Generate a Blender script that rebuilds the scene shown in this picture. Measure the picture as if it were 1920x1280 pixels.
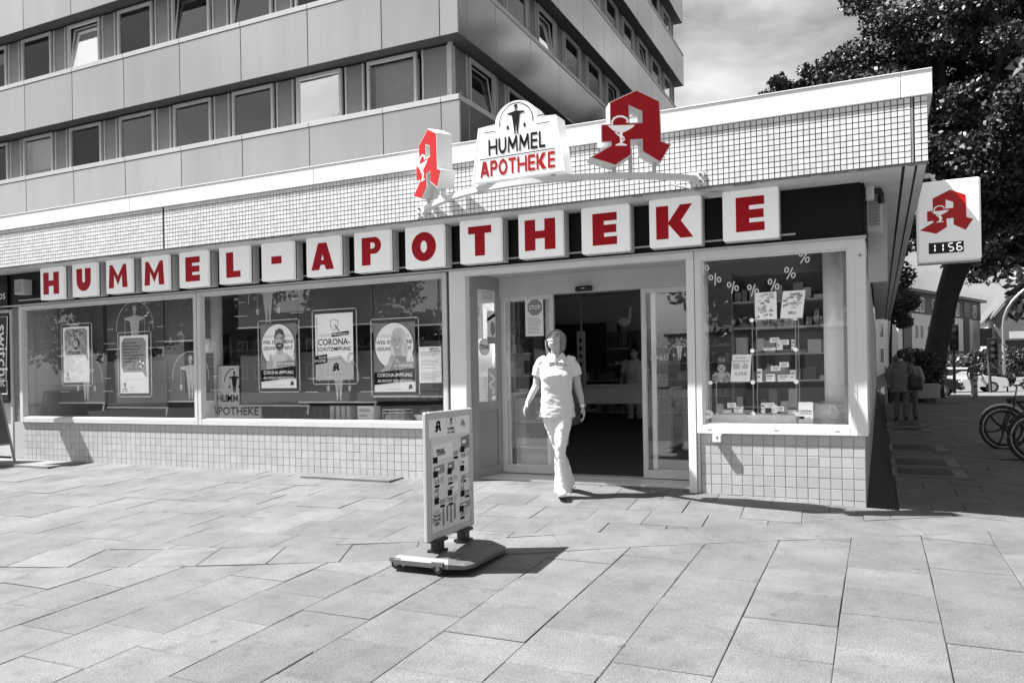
import bpy, math, random
from math import sin, cos, pi, radians, sqrt, atan2
from mathutils import Vector, Matrix
from mathutils.geometry import tessellate_polygon
import numpy as np
random.seed(7)
for o in list(bpy.data.objects): bpy.data.objects.remove(o)
sc = bpy.context.scene
C = sc.collection
# ------------------------------------------------------------------ camera
cam = bpy.data.cameras.new('camera'); camo = bpy.data.objects.new('camera', cam); C.objects.link(camo)
cam.sensor_width = 36.0; cam.lens = 1471 / 1920 * 36; cam.shift_y = 59 / 1920
cam.clip_start = 0.05; cam.clip_end = 3000
camo.matrix_world = Matrix.Translation((0, 0, 1.29)) @ Matrix.Rotation(radians(25.1), 4, 'Z') @ Matrix.Rotation(radians(90), 4, 'X') @ Matrix.Rotation(radians(-1.0), 4, 'Z')
sc.camera = camo
# ------------------------------------------------------------------ sky and sun
SUN = Vector((0.530, 0.195, -0.825)).normalized()          # direction the light travels
EL = math.asin(-SUN.z)
w = bpy.data.worlds.new('World'); sc.world = w; w.use_nodes = True
nt = w.node_tree; N = nt.nodes; N.clear()
def nd(tree, t, **k):
    n = tree.nodes.new(t)
    for a, b in k.items(): setattr(n, a, b)
    return n
out = nd(nt, 'ShaderNodeOutputWorld'); bg = nd(nt, 'ShaderNodeBackground'); bg.inputs['Strength'].default_value = 0.05
sky = nd(nt, 'ShaderNodeTexSky', sky_type='NISHITA', sun_disc=False)
sky.sun_elevation = EL; sky.sun_rotation = atan2(-SUN.x, -SUN.y) % (2 * pi); sky.dust_density = 2.0
bw = nd(nt, 'ShaderNodeRGBToBW'); nt.links.new(sky.outputs[0], bw.inputs[0])
tc = nd(nt, 'ShaderNodeTexCoord')
mp = nd(nt, 'ShaderNodeMapping'); mp.inputs['Scale'].default_value = (1.6, 1.6, 4.0); mp.inputs['Location'].default_value = (3.1, 0.4, 0.0)
nz = nd(nt, 'ShaderNodeTexNoise'); nz.inputs['Scale'].default_value = 2.2; nz.inputs['Detail'].default_value = 9; nz.inputs['Roughness'].default_value = 0.56; nz.inputs['Distortion'].default_value = 0.15
rp = nd(nt, 'ShaderNodeValToRGB'); rp.color_ramp.elements[0].position = 0.40; rp.color_ramp.elements[1].position = 0.72
nt.links.new(tc.outputs['Generated'], mp.inputs[0]); nt.links.new(mp.outputs[0], nz.inputs['Vector']); nt.links.new(nz.outputs['Fac'], rp.inputs[0])
mx = nd(nt, 'ShaderNodeMix', data_type='RGBA'); mx.inputs[7].default_value = (7.8, 7.8, 7.8, 1)
nt.links.new(rp.outputs[0], mx.inputs[0]); nt.links.new(bw.outputs[0], mx.inputs[6])
nt.links.new(mx.outputs[2], bg.inputs['Color']); nt.links.new(bg.outputs[0], out.inputs[0])
sl = bpy.data.lights.new('sun', 'SUN'); sl.energy = 5.0; sl.angle = radians(0.53); sl.color = (1, 1, 1)
so = bpy.data.objects.new('sun', sl); C.objects.link(so); so.location = (-20, -10, 30)
so.rotation_euler = SUN.to_track_quat('-Z', 'Y').to_euler()
sc.view_settings.view_transform = 'Standard'; sc.view_settings.look = 'None'
sc.view_settings.exposure = 1.32; sc.view_settings.gamma = 1.0; sc.view_settings.use_curve_mapping = False

# ------------------------------------------------------------------ materials
MATS = {}
def mat(name, v=0.5, rough=0.6, var=0.0, scale=6.0, bump=0.0, bscale=60.0, metal=0.0, spec=0.5, rgb=None, rnd=0.0, emit=0.0, streak=False, coat=0.0):
    if name in MATS: return MATS[name]
    m = bpy.data.materials.new(name); m.use_nodes = True; t = m.node_tree
    b = t.nodes['Principled BSDF']; L = t.links.new
    col = rgb if rgb else (v, v, v)
    b.inputs['Base Color'].default_value = (*col, 1); b.inputs['Roughness'].default_value = rough
    b.inputs['Metallic'].default_value = metal; b.inputs['Specular IOR Level'].default_value = spec; b.inputs['Coat Weight'].default_value = coat
    if emit:
        b.inputs['Emission Color'].default_value = (*col, 1); b.inputs['Emission Strength'].default_value = emit
    geo = nd(t, 'ShaderNodeNewGeometry')
    if var or rnd:
        fac = None
        if var:
            n = nd(t, 'ShaderNodeTexNoise'); n.inputs['Scale'].default_value = scale; n.inputs['Detail'].default_value = 6; n.inputs['Roughness'].default_value = 0.62
            src = geo.outputs['Position']
            if streak:
                mpp = nd(t, 'ShaderNodeMapping'); mpp.inputs['Scale'].default_value = (1, 1, 0.12); L(src, mpp.inputs[0]); src = mpp.outputs[0]
            L(src, n.inputs['Vector'])
            mr = nd(t, 'ShaderNodeMapRange'); mr.inputs[1].default_value = 0.25; mr.inputs[2].default_value = 0.75
            mr.inputs[3].default_value = 1 - var; mr.inputs[4].default_value = 1 + var; L(n.outputs['Fac'], mr.inputs[0]); fac = mr.outputs[0]
        if rnd:
            oi = nd(t, 'ShaderNodeObjectInfo'); ad = nd(t, 'ShaderNodeMath', operation='ADD'); fr = nd(t, 'ShaderNodeMath', operation='FRACT')
            L(oi.outputs['Random'], ad.inputs[0]); L(geo.outputs['Random Per Island'], ad.inputs[1]); L(ad.outputs[0], fr.inputs[0])
            m2 = nd(t, 'ShaderNodeMapRange'); m2.inputs[3].default_value = 1 - rnd; m2.inputs[4].default_value = 1 + rnd; L(fr.outputs[0], m2.inputs[0])
            if fac is None: fac = m2.outputs[0]
            else:
                mu = nd(t, 'ShaderNodeMath', operation='MULTIPLY'); L(fac, mu.inputs[0]); L(m2.outputs[0], mu.inputs[1]); fac = mu.outputs[0]
        vm = nd(t, 'ShaderNodeVectorMath', operation='SCALE'); vm.inputs[0].default_value = col; L(fac, vm.inputs['Scale']); L(vm.outputs[0], b.inputs['Base Color'])
    if bump:
        n = nd(t, 'ShaderNodeTexNoise'); n.inputs['Scale'].default_value = bscale; n.inputs['Detail'].default_value = 4; L(geo.outputs['Position'], n.inputs['Vector'])
        bp = nd(t, 'ShaderNodeBump'); bp.inputs['Strength'].default_value = bump; bp.inputs['Distance'].default_value = 0.01; L(n.outputs['Fac'], bp.inputs['Height']); L(bp.outputs[0], b.inputs['Normal'])
    MATS[name] = m; return m
def glass(name, ior=1.9, tint=0.9, rough=0.0, wav=0.0):
    if name in MATS: return MATS[name]
    m = bpy.data.materials.new(name); m.use_nodes = True; t = m.node_tree; t.nodes.clear(); L = t.links.new
    o = nd(t, 'ShaderNodeOutputMaterial'); mxs = nd(t, 'ShaderNodeAddShader'); tr = nd(t, 'ShaderNodeBsdfTransparent'); tr.inputs[0].default_value = (tint, tint, tint, 1)
    gl = nd(t, 'ShaderNodeBsdfGlossy'); gl.inputs['Roughness'].default_value = rough; fr = nd(t, 'ShaderNodeFresnel'); fr.inputs[0].default_value = ior
    gl.inputs['Color'].default_value = (1, 1, 1, 1)
    if wav:
        n = nd(t, 'ShaderNodeTexNoise'); n.inputs['Scale'].default_value = 1.3; n.inputs['Detail'].default_value = 1; g = nd(t, 'ShaderNodeNewGeometry'); L(g.outputs['Position'], n.inputs['Vector'])
        bp = nd(t, 'ShaderNodeBump'); bp.inputs['Strength'].default_value = wav; bp.inputs['Distance'].default_value = 0.02; L(n.outputs['Fac'], bp.inputs['Height']); L(bp.outputs[0], gl.inputs['Normal'])
    L(fr.outputs[0], gl.inputs['Color']); L(tr.outputs[0], mxs.inputs[0]); L(gl.outputs[0], mxs.inputs[1]); L(mxs.outputs[0], o.inputs[0])
    MATS[name] = m; return m
RED = (0.46, 0.002, 0.014); RED2 = (0.36, 0.002, 0.003)
white = mat('white_paint', 0.84, 0.4, 0.04, 3); ltgrey = mat('light_grey_metal', 0.55, 0.4, 0.06, 4); grey = mat('mid_grey', 0.3, 0.5, 0.08, 5)
dark = mat('dark_grey', 0.08, 0.5, 0.1, 5); black = mat('black_plastic', 0.012, 0.45); red = mat('red_acrylic', rgb=RED, rough=0.45, spec=.3); red2 = mat('red_light_acrylic', rgb=RED2, rough=0.45, spec=.3)
ink = mat('black_ink', 0.008, 0.7, spec=.1); paper = mat('white_paper', 0.88, 0.6); inkg = mat('grey_ink', 0.28, 0.6); inkl = mat('light_grey_ink', 0.5, 0.6)
frame = mat('aluminium_frame', 0.66, 0.42, 0.06, 4); steel = mat('steel', 0.5, 0.3, 0.05, 5, metal=0.8); rubber = mat('rubber', 0.02, 0.8)
acryl = mat('white_acrylic_glow', 0.88, 0.15, 0.03, 4, emit=0.10); skin = mat('skin', 0.44, 0.5, 0.05, 30); wood = mat('light_wood', 0.5, 0.5, 0.08, 5)  # white acrylic gets a faint added glow to brighten unlit sign faces
glz = glass('shop_glass', 2.1, 0.99, 0.0, 0.02); glw = glass('office_glass', 2.6, 0.6, 0.0, 0.06)

# ------------------------------------------------------------------ object helpers
def wloc(o):
    v = Vector((0, 0, 0))
    while o is not None: v += o.location; o = o.parent
    return v
def thing(name, label, cat, loc=(0, 0, 0), rotz=0.0, group=None):
    o = bpy.data.objects.new(name, None); o.empty_display_size = 0.1; C.objects.link(o); o.location = loc; o.rotation_euler = (0, 0, rotz)
    o['label'] = label; o['category'] = cat
    if group: o['group'] = group
    return o
def tag(o, label, cat, group=None):
    o['label'] = label; o['category'] = cat
    if group: o['group'] = group
    return o
def struct(o): o['kind'] = 'structure'; return o
def stuff(o): o['kind'] = 'stuff'; return o
class MB:
    def __init__(s): s.v = []; s.f = []
    def add(s, v, f):
        k = len(s.v); s.v += [tuple(p) for p in v]; s.f += [tuple(i + k for i in q) for q in f]; return s
    def box(s, x0, x1, y0, y1, z0, z1, c=0.0):
        if x1 < x0: x0, x1 = x1, x0
        if y1 < y0: y0, y1 = y1, y0
        if c <= 0:
            return s.add([(x, y, z) for z in (z0, z1) for y in (y0, y1) for x in (x0, x1)],
                         [(0, 2, 3, 1), (4, 5, 7, 6), (0, 1, 5, 4), (1, 3, 7, 5), (3, 2, 6, 7), (2, 0, 4, 6)])
        c = min(c, (x1 - x0) * .45, (y1 - y0) * .45, (z1 - z0) * .45); V = []
        idx = {}
        for iz, z in enumerate((z0, z1)):
            for iy, y in enumerate((y0, y1)):
                for ix, x in enumerate((x0, x1)):
                    sx, sy, sz = (1 - 2 * ix), (1 - 2 * iy), (1 - 2 * iz)
                    idx[ix, iy, iz] = len(V)
                    V += [(x, y + sy * c, z + sz * c), (x + sx * c, y, z + sz * c), (x + sx * c, y + sy * c, z)]
        F = []
        I = lambda a, b, d, k: idx[a, b, d] + k
        for a in (0, 1): F.append(tuple(I(a, y, z, 0) for y, z in ((0, 0), (1, 0), (1, 1), (0, 1)))[::1 if a else -1])
        for a in (0, 1): F.append(tuple(I(x, a, z, 1) for x, z in ((0, 0), (1, 0), (1, 1), (0, 1)))[::-1 if a else 1])
        for a in (0, 1): F.append(tuple(I(x, y, a, 2) for x, y in ((0, 0), (1, 0), (1, 1), (0, 1)))[::1 if a else -1])
        for a in (0, 1):
            for b in (0, 1):
                F.append((I(a, b, 0, 0), I(a, b, 1, 0), I(a, b, 1, 1), I(a, b, 0, 1)))
                F.append((I(a, 0, b, 0), I(a, 1, b, 0), I(a, 1, b, 2), I(a, 0, b, 2)))
                F.append((I(0, a, b, 1), I(1, a, b, 1), I(1, a, b, 2), I(0, a, b, 2)))
                for d in (0, 1): F.append((I(a, b, d, 0), I(a, b, d, 1), I(a, b, d, 2)))
        # drop duplicate corner triangles
        seen = set(); G = []
        for q in F:
            k = tuple(sorted(q))
            if k not in seen: seen.add(k); G.append(q)
        return s.add(V, G)
    def tube(s, pts, r, n=8, cap=True):
        pts = [Vector(p) for p in pts]; rs = r if isinstance(r, (list, tuple)) else [r] * len(pts)
        V = []; F = []
        ref = Vector((0, 0, 1))
        d0 = (pts[-1] - pts[0])
        if abs(d0.normalized().z) > 0.9: ref = Vector((0, 1, 0))
        for i, p in enumerate(pts):
            d = (pts[min(i + 1, len(pts) - 1)] - pts[max(i - 1, 0)]).normalized()
            a = d.cross(ref)
            if a.length < 1e-4: a = d.cross(Vector((1, 0, 0)))
            a.normalize(); b = d.cross(a).normalized()
            for k in range(n):
                t = 2 * pi * k / n; V.append(p + (a * cos(t) + b * sin(t)) * rs[i])
        for i in range(len(pts) - 1):
            for k in range(n): F.append((i * n + k, i * n + (k + 1) % n, (i + 1) * n + (k + 1) % n, (i + 1) * n + k))
        if cap: F += [tuple(range(n))[::-1], tuple((len(pts) - 1) * n + k for k in range(n))]
        return s.add(V, F)
    def loft(s, rings, n=16, cap=True, power=2.0):
        """rings: (center, rx, ry, ax, ay) ellipse radii along axes ax, ay"""
        V = []; F = []
        for c, rx, ry, ax, ay in rings:
            c = Vector(c); ax = Vector(ax); ay = Vector(ay)
            for k in range(n):
                t = 2 * pi * k / n; cx = cos(t); sy = sin(t)
                e = 2 / power
                V.append(c + ax * rx * math.copysign(abs(cx) ** e, cx) + ay * ry * math.copysign(abs(sy) ** e, sy))
        m = len(rings)
        for i in range(m - 1):
            for k in range(n): F.append((i * n + k, i * n + (k + 1) % n, (i + 1) * n + (k + 1) % n, (i + 1) * n + k))
        if cap: F += [tuple(range(n))[::-1], tuple((m - 1) * n + k for k in range(n))]
        return s.add(V, F)
    def ball(s, c, r, n=12, m=8):
        rx, ry, rz = r if isinstance(r, (tuple, list)) else (r, r, r); V = [(c[0], c[1], c[2] - rz)]; F = []
        for i in range(1, m):
            a = pi * i / m - pi / 2
            for k in range(n): t = 2 * pi * k / n; V.append((c[0] + rx * cos(a) * cos(t), c[1] + ry * cos(a) * sin(t), c[2] + rz * sin(a)))
        V.append((c[0], c[1], c[2] + rz))
        for k in range(n): F.append((0, 1 + (k + 1) % n, 1 + k)); F.append((len(V) - 1, 1 + (m - 2) * n + k, 1 + (m - 2) * n + (k + 1) % n))
        for i in range(m - 2):
            for k in range(n): F.append((1 + i * n + k, 1 + i * n + (k + 1) % n, 1 + (i + 1) * n + (k + 1) % n, 1 + (i + 1) * n + k))
        return s.add(V, F)
    def cyl(s, c, r, h, n=16, axis='z', r2=None):
        ax = {'x': Vector((1, 0, 0)), 'y': Vector((0, 1, 0)), 'z': Vector((0, 0, 1))}[axis]
        c = Vector(c); return s.tube([c, c + ax * h], [r, r if r2 is None else r2], n)
    def prism(s, loops, O, U, V, D):
        """2D loops (outer first, then holes) extruded by D; O origin, U,V plane axes"""
        O, U, V, D = Vector(O), Vector(U), Vector(V), Vector(D)
        loops = [list(l) for l in loops]
        flat = [p for l in loops for p in l]; tris = tessellate_polygon([[Vector((p[0], p[1], 0)) for p in l] for l in loops])
        P = [O + U * p[0] + V * p[1] for p in flat]; n = len(P)
        if D.length == 0: return s.add(P, [tuple(t) for t in tris])
        F = [tuple(t) for t in tris] + [tuple(i + n for i in t[::-1]) for t in tris]; k = 0
        for l in loops:
            m = len(l)
            for i in range(m): F.append((k + i, k + (i + 1) % m, n + k + (i + 1) % m, n + k + i))
            k += m
        return s.add(P + [p + D for p in P], F)
    def build(s, name, material, parent=None, local=False, smooth=False, fix=True):
        me = bpy.data.meshes.new(name)
        v = s.v
        if parent is not None and not local:
            o0 = wloc(parent); v = [(p[0] - o0.x, p[1] - o0.y, p[2] - o0.z) for p in v]
        me.from_pydata(v, [], s.f); me.update()
        if fix:
            import bmesh
            bm = bmesh.new(); bm.from_mesh(me); bmesh.ops.recalc_face_normals(bm, faces=bm.faces); bm.to_mesh(me); bm.free()
        me.materials.append(material)
        if smooth: me.polygons.foreach_set('use_smooth', [True] * len(me.polygons))
        o = bpy.data.objects.new(name, me); C.objects.link(o)
        if parent is not None: o.parent = parent
        return o
def box(name, m, parent, *a, c=0.0, local=False): return MB().box(*a, c=c).build(name, m, parent, local)
def quick(name, v, f, m, parent=None):
    me = bpy.data.meshes.new(name); me.from_pydata(v, [], f); me.materials.append(m); o = bpy.data.objects.new(name, me); C.objects.link(o); o.parent = parent; return o
FC = {}
TMP = bpy.data.scenes.new('scratch')        # small scratch scene: evaluates text and modifiers without touching the big one
def evaluated(o):
    TMP.collection.objects.link(o); vl = TMP.view_layers[0]; vl.update(); me = bpy.data.meshes.new_from_object(o.evaluated_get(vl.depsgraph)); TMP.collection.objects.unlink(o); return me
def font_mesh(s, bold=0.0):
    k = (s, bold)
    if k not in FC:
        cu = bpy.data.curves.new('t', 'FONT'); cu.body = s; cu.size = 1; cu.offset = bold; cu.resolution_u = 2; cu.fill_mode = 'FRONT'
        o = bpy.data.objects.new('t', cu); me = evaluated(o)
        V = [(p.co.x, p.co.y) for p in me.vertices]; F = [tuple(p.vertices) for p in me.polygons]
        bpy.data.objects.remove(o); bpy.data.curves.remove(cu); bpy.data.meshes.remove(me); FC[k] = (V, F)
    return FC[k]
def txt(mb, s, size, O, U=(1, 0, 0), V=(0, 0, 1), bold=0.0, sx=1.0, align='l', width=None):
    """flat lettering appended to mb"""
    v, f = font_mesh(s, bold)
    if not v: return mb
    x0 = min(p[0] for p in v); x1 = max(p[0] for p in v)
    if width: sx = width / max(1e-6, (x1 - x0) * size)
    off = {'l': x0, 'c': (x0 + x1) / 2, 'r': x1}[align]
    O, U, V = Vector(O), Vector(U), Vector(V)
    return mb.add([O + U * ((p[0] - off) * size * sx) + V * (p[1] * size) for p in v], f)
def circ(cx, cy, r, n=24, a0=0, a1=2 * pi, ry=None):
    ry = r if ry is None else ry
    full = abs(a1 - a0 - 2 * pi) < 1e-6; m = n if full else n + 1
    return [(cx + r * cos(a0 + (a1 - a0) * i / n), cy + ry * sin(a0 + (a1 - a0) * i / n)) for i in range(m)]
def stroke(pts, t, closed=False):
    """2D polyline -> outline polygon(s)"""
    n = len(pts); L = []; R = []
    for i, p in enumerate(pts):
        a = pts[i - 1] if (i or closed) else p; b = pts[(i + 1) % n] if (i < n - 1 or closed) else p
        dx, dy = b[0] - a[0], b[1] - a[1]; l = math.hypot(dx, dy) or 1
        nx, ny = -dy / l * t / 2, dx / l * t / 2; L.append((p[0] + nx, p[1] + ny)); R.append((p[0] - nx, p[1] - ny))
    return [L, R] if closed else [L + R[::-1]]
def rect(x0, x1, y0, y1): return [(x0, y0), (x1, y0), (x1, y1), (x0, y1)]
# heavy sans capitals, height 1; returns (width, [ [outer, holes...], ... ])
def glyph(ch, t=0.375, b=0.25):
    if ch == 'H': w = 1.08; return w, [[[(0, 0), (t, 0), (t, .5 - b / 2), (w - t, .5 - b / 2), (w - t, 0), (w, 0), (w, 1), (w - t, 1), (w - t, .5 + b / 2), (t, .5 + b / 2), (t, 1), (0, 1)]]]
    if ch == 'U':
        w = .94; r = w / 2
        return w, [[[(0, 1)] + circ(r, r, r, 14, pi, 2 * pi) + [(w, 1), (w - t, 1)] + circ(r, r, r - t, 14, 2 * pi, pi) + [(t, 1)]]]
    if ch == 'M': w = 1.2; s = t * .86; return w, [[[(0, 0), (s, 0), (s * 1.08, .58), (w / 2, .12), (w - s * 1.08, .58), (w - s, 0), (w, 0), (w - .07, 1), (w - .25, 1), (w / 2, .5), (.25, 1), (.07, 1)]]]
    if ch == 'E': w = .80; return w, [[[(0, 0), (w, 0), (w, b), (t, b), (t, .5 - b / 2), (w - .02, .5 - b / 2), (w - .02, .5 + b / 2), (t, .5 + b / 2), (t, 1 - b), (w, 1 - b), (w, 1), (0, 1)]]]
    if ch == 'L': w = .74; return w, [[[(0, 0), (w, 0), (w, b), (t, b), (t, 1), (0, 1)]]]
    if ch == '-': w = .5; return w, [[rect(0, w, .4, .4 + b * 1.15)]]
    if ch == 'T': w = .88; return w, [[[(w / 2 - t / 2, 0), (w / 2 + t / 2, 0), (w / 2 + t / 2, 1 - b), (w, 1 - b), (w, 1), (0, 1), (0, 1 - b), (w / 2 - t / 2, 1 - b)]]]
    if ch == 'K': w = 1.12; return w, [[rect(0, t, 0, 1)], [[(t, .5), (t + .36, 1), (w - .02, 1), (t + .38, .52), (w, 0), (t + .36, 0), (t, .44)]]]
    if ch == 'A': w = 1.08; return w, [[[(0, 0), (t, 0), (t + .07, .18), (w - t - .07, .18), (w - t, 0), (w, 0), (w - .34, 1), (.34, 1)], [(w / 2 - .07, .36), (w / 2 + .07, .36), (w / 2, .58)]]]
    if ch == 'P':
        w = .84; R = .31
        return w, [[[(0, 0), (t, 0), (t, .4), (w - R, .4)] + circ(w - R, .7, R, 12, -pi / 2, pi / 2)[1:-1] + [(w - R, 1), (0, 1)],
                    [(t, .59), (t, .81)] + circ(w - R - .06, .7, .11, 8, pi / 2, -pi / 2)]]
    if ch == 'O': w = 1.02; return w, [[circ(w / 2, .5, w / 2, 32), circ(w / 2, .5, w / 2 - t * 1.0, 24, ry=.5 - b * 1.15)[::-1]]]
def word(mb, s, h, O, U, V, t=.3, b=.2, gap=.12, sx=1.0, D=(0, 0, 0), width=None):
    gs = [glyph(c, t, b) for c in s]; tot = sum(g[0] for g in gs) + gap * (len(gs) - 1)
    if width: sx = width / (tot * h)
    x = 0
    for wd, polys in gs:
        for lo in polys: mb.prism([[((p[0] + x) * h * sx, p[1] * h) for p in l] for l in lo], O, U, V, D)
        x += wd + gap
    return mb
# the gothic pharmacy letter, unit height, centred in x
AP = [(412, 150), (532, 207), (538, 410), (588, 428), (530, 522), (435, 465), (435, 405), (380, 408), (382, 482), (298, 537), (165, 495), (275, 432), (275, 418), (226, 420), (226, 328), (272, 325), (272, 215)]
AH = [(375, 235), (435, 262), (435, 315), (375, 318)]
fA = lambda L: [((x - 377) / 387, (537 - y) / 387) for x, y in L]
AP, AH = fA(AP), fA(AH)[::-1]
def cup():
    """snake and bowl emblem, in the same unit frame as the letter"""
    P = [[[(-.30, .525), (.06, .535), (.03, .50), (-.06, .45), (-.10, .435), (-.16, .435), (-.23, .46)]],
         [[(-.145, .435), (-.105, .435), (-.115, .30), (-.05, .275), (-.05, .262), (-.20, .262), (-.20, .275), (-.14, .30)]]]
    P += [[l] for l in stroke([(-.24, .53), (-.245, .57), (-.215, .62), (-.16, .645), (-.10, .645), (-.05, .62), (-.03, .585), (-.05, .565)], .026)]
    P += [[l] for l in stroke([(-.20, .44), (-.16, .40), (-.09, .37), (-.085, .34), (-.13, .31)], .022)]
    return P
def man(k=1.0):
    """top-hatted water carrier, height about 1, centred on x=0"""
    P = [[rect(-.075, .075, .895, .91)], [rect(-.055, .055, .91, 1.0)], [circ(0, .855, .042, 12)]]
    P += [[[(-.33, .74), (-.10, .775), (-.03, .80), (.03, .80), (.10, .775), (.33, .74), (.31, .70), (.15, .66), (.12, .44), (.06, .02), (.11, 0), (.03, 0), (.0, .40), (-.03, 0), (-.11, 0), (-.06, .02), (-.12, .44), (-.15, .66), (-.31, .70)]]]
    for s in (-1, 1):
        P += [[l] for l in stroke([(s * .31, .73), (s * .31, .33)], .012)]
        P += [[[(s * .26, .33), (s * .36, .33), (s * .34, .2), (s * .28, .2)]]]
    return P
def put(mb, polys, h, O, U=(1, 0, 0), V=(0, 0, 1), D=(0, 0, 0)):
    for lo in polys: mb.prism([[(p[0] * h, p[1] * h) for p in l] for l in lo], O, U, V, D)
    return mb
def arch(cx, cy, r, t, n=20, tail=.0):
    P = [[l] for l in stroke(circ(cx, cy, r, n, pi * 1.04, -pi * .04), t)]
    return P
def ground(X, Y):
    if X > -0.1 and Y > 7.9: return ground(X, 7.9) + (-0.001) * (Y - 7.9)
    return .07 - .05 * (7.88 - Y) - .045 * max(0, min(X, 3) + 1.7) * max(0, min(1, (Y - 5) / 2))
# ================================================================== GROUND
SLAB = mat('concrete_slab', 0.145, 0.85, 0.16, 2.2, bump=0.6, bscale=180, rnd=0.12)
# fine aggregate speckle for the slabs
def speckle(m, lo=0.48, hi=1.5, scale=130):
    t = m.node_tree; b = t.nodes['Principled BSDF']; L = t.links.new; src = b.inputs['Base Color'].links[0].from_socket
    n = nd(t, 'ShaderNodeTexNoise'); n.inputs['Scale'].default_value = scale; n.inputs['Detail'].default_value = 3; n.inputs['Roughness'].default_value = .8
    g = nd(t, 'ShaderNodeNewGeometry'); L(g.outputs['Position'], n.inputs['Vector']); r = nd(t, 'ShaderNodeMapRange')
    r.inputs[1].default_value = .32; r.inputs[2].default_value = .68; r.inputs[3].default_value = lo; r.inputs[4].default_value = hi; L(n.outputs['Fac'], r.inputs[0])
    n2 = nd(t, 'ShaderNodeTexNoise'); n2.inputs['Scale'].default_value = 1.1; n2.inputs['Detail'].default_value = 8; n2.inputs['Roughness'].default_value = .7; L(g.outputs['Position'], n2.inputs['Vector'])
    r2 = nd(t, 'ShaderNodeMapRange'); r2.inputs[1].default_value = .35; r2.inputs[2].default_value = .65; r2.inputs[3].default_value = .88; r2.inputs[4].default_value = 1.1; L(n2.outputs['Fac'], r2.inputs[0])
    mu0 = nd(t, 'ShaderNodeMath', operation='MULTIPLY'); L(r.outputs[0], mu0.inputs[0]); L(r2.outputs[0], mu0.inputs[1])
    # trodden-in gum spots and drips
    vo = nd(t, 'ShaderNodeTexVoronoi'); vo.inputs['Scale'].default_value = 1.7; L(g.outputs['Position'], vo.inputs['Vector']); n3 = nd(t, 'ShaderNodeTexNoise'); n3.inputs['Scale'].default_value = 30; L(g.outputs['Position'], n3.inputs['Vector'])
    sb_ = nd(t, 'ShaderNodeMath', operation='MULTIPLY_ADD'); sb_.inputs[1].default_value = .03; L(n3.outputs['Fac'], sb_.inputs[0]); L(vo.outputs['Distance'], sb_.inputs[2])
    r4 = nd(t, 'ShaderNodeMapRange'); r4.inputs[1].default_value = .045; r4.inputs[2].default_value = .062; r4.inputs[3].default_value = .62; r4.inputs[4].default_value = 1; L(sb_.outputs[0], r4.inputs[0])
    n5 = nd(t, 'ShaderNodeTexNoise'); n5.inputs['Scale'].default_value = 7; n5.inputs['Detail'].default_value = 5; L(g.outputs['Position'], n5.inputs['Vector']); r5 = nd(t, 'ShaderNodeMapRange'); r5.inputs[1].default_value = .55; r5.inputs[2].default_value = .72; r5.inputs[3].default_value = 1; r5.inputs[4].default_value = .8; L(n5.outputs['Fac'], r5.inputs[0])
    mu1 = nd(t, 'ShaderNodeMath', operation='MULTIPLY'); L(r4.outputs[0], mu1.inputs[0]); L(r5.outputs[0], mu1.inputs[1])
    mu = nd(t, 'ShaderNodeMath', operation='MULTIPLY'); L(mu0.outputs[0], mu.inputs[0]); L(mu1.outputs[0], mu.inputs[1])
    vm = nd(t, 'ShaderNodeVectorMath', operation='SCALE'); L(src, vm.inputs[0]); L(mu.outputs[0], vm.inputs['Scale']); L(vm.outputs[0], b.inputs['Base Color'])
speckle(SLAB)
JOINT = mat('sandy_joint', 0.05, 0.95, 0.3, 20)
ASPH = mat('asphalt', 0.12, 0.9, 0.12, 4, bump=.2, bscale=150); ROAD = mat('pale_road', 0.16, 0.9, 0.1, 3)  # far road slightly paler than the side street asphalt
# one sheet that reaches the horizon
gv = []; gf = []
xs = [-400, -120, -40] + [-20 + i for i in range(0, 41)] + [40, 120, 400]; ys = [-400, -120, -40, -15, -6] + [-2 + i * .8 for i in range(0, 30)] + [24, 30, 36, 42]
for Y in ys:
    for X in xs:
        z = ground(max(-14, min(12, X)), max(-2, min(42, Y))) - .017; gv.append((X, Y, z))
nx = len(xs)
for j in range(len(ys) - 1):
    for i in range(nx - 1): gf.append((j * nx + i, j * nx + i + 1, (j + 1) * nx + i + 1, (j + 1) * nx + i))
PAV = struct(quick('pavement', gv, gf, JOINT))
zf = ground(3, 42)
quick_far = MB().box(-400, 500, 42, 900, -2.0, zf - .12); FARG = struct(quick_far.build('ground', mat('far_ground', 0.14, 0.9, 0.2, .3)))
def clip(poly, nx_, ny_, d):
    """keep points with nx*x+ny*y <= d"""
    outp = []
    for i, p in enumerate(poly):
        q = poly[(i + 1) % len(poly)]; a = nx_ * p[0] + ny_ * p[1] - d; b = nx_ * q[0] + ny_ * q[1] - d
        if a <= 0: outp.append(p)
        if a * b < 0: s = a / (a - b); outp.append((p[0] + (q[0] - p[0]) * s, p[1] + (q[1] - p[1]) * s))
    return outp
def yb(X): return 3.79 + .408 * (X + 6.17) + .034 * (X + 6.17) * (X + 2.52)       # front edge of the diagonal course
def ybs(X): return .408 + .034 * (2 * X + 8.69)
slabs = []
def area(p): return abs(sum(p[i][0] * p[(i + 1) % len(p)][1] - p[(i + 1) % len(p)][0] * p[i][1] for i in range(len(p)))) / 2
def shrink(p, g=.004):
    cx = sum(q[0] for q in p) / len(p); cy = sum(q[1] for q in p) / len(p)
    return [(q[0] - math.copysign(min(g, abs(q[0] - cx)), q[0] - cx), q[1] - math.copysign(min(g, abs(q[1] - cy)), q[1] - cy)) for q in p]
rs = random.Random(3)
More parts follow.
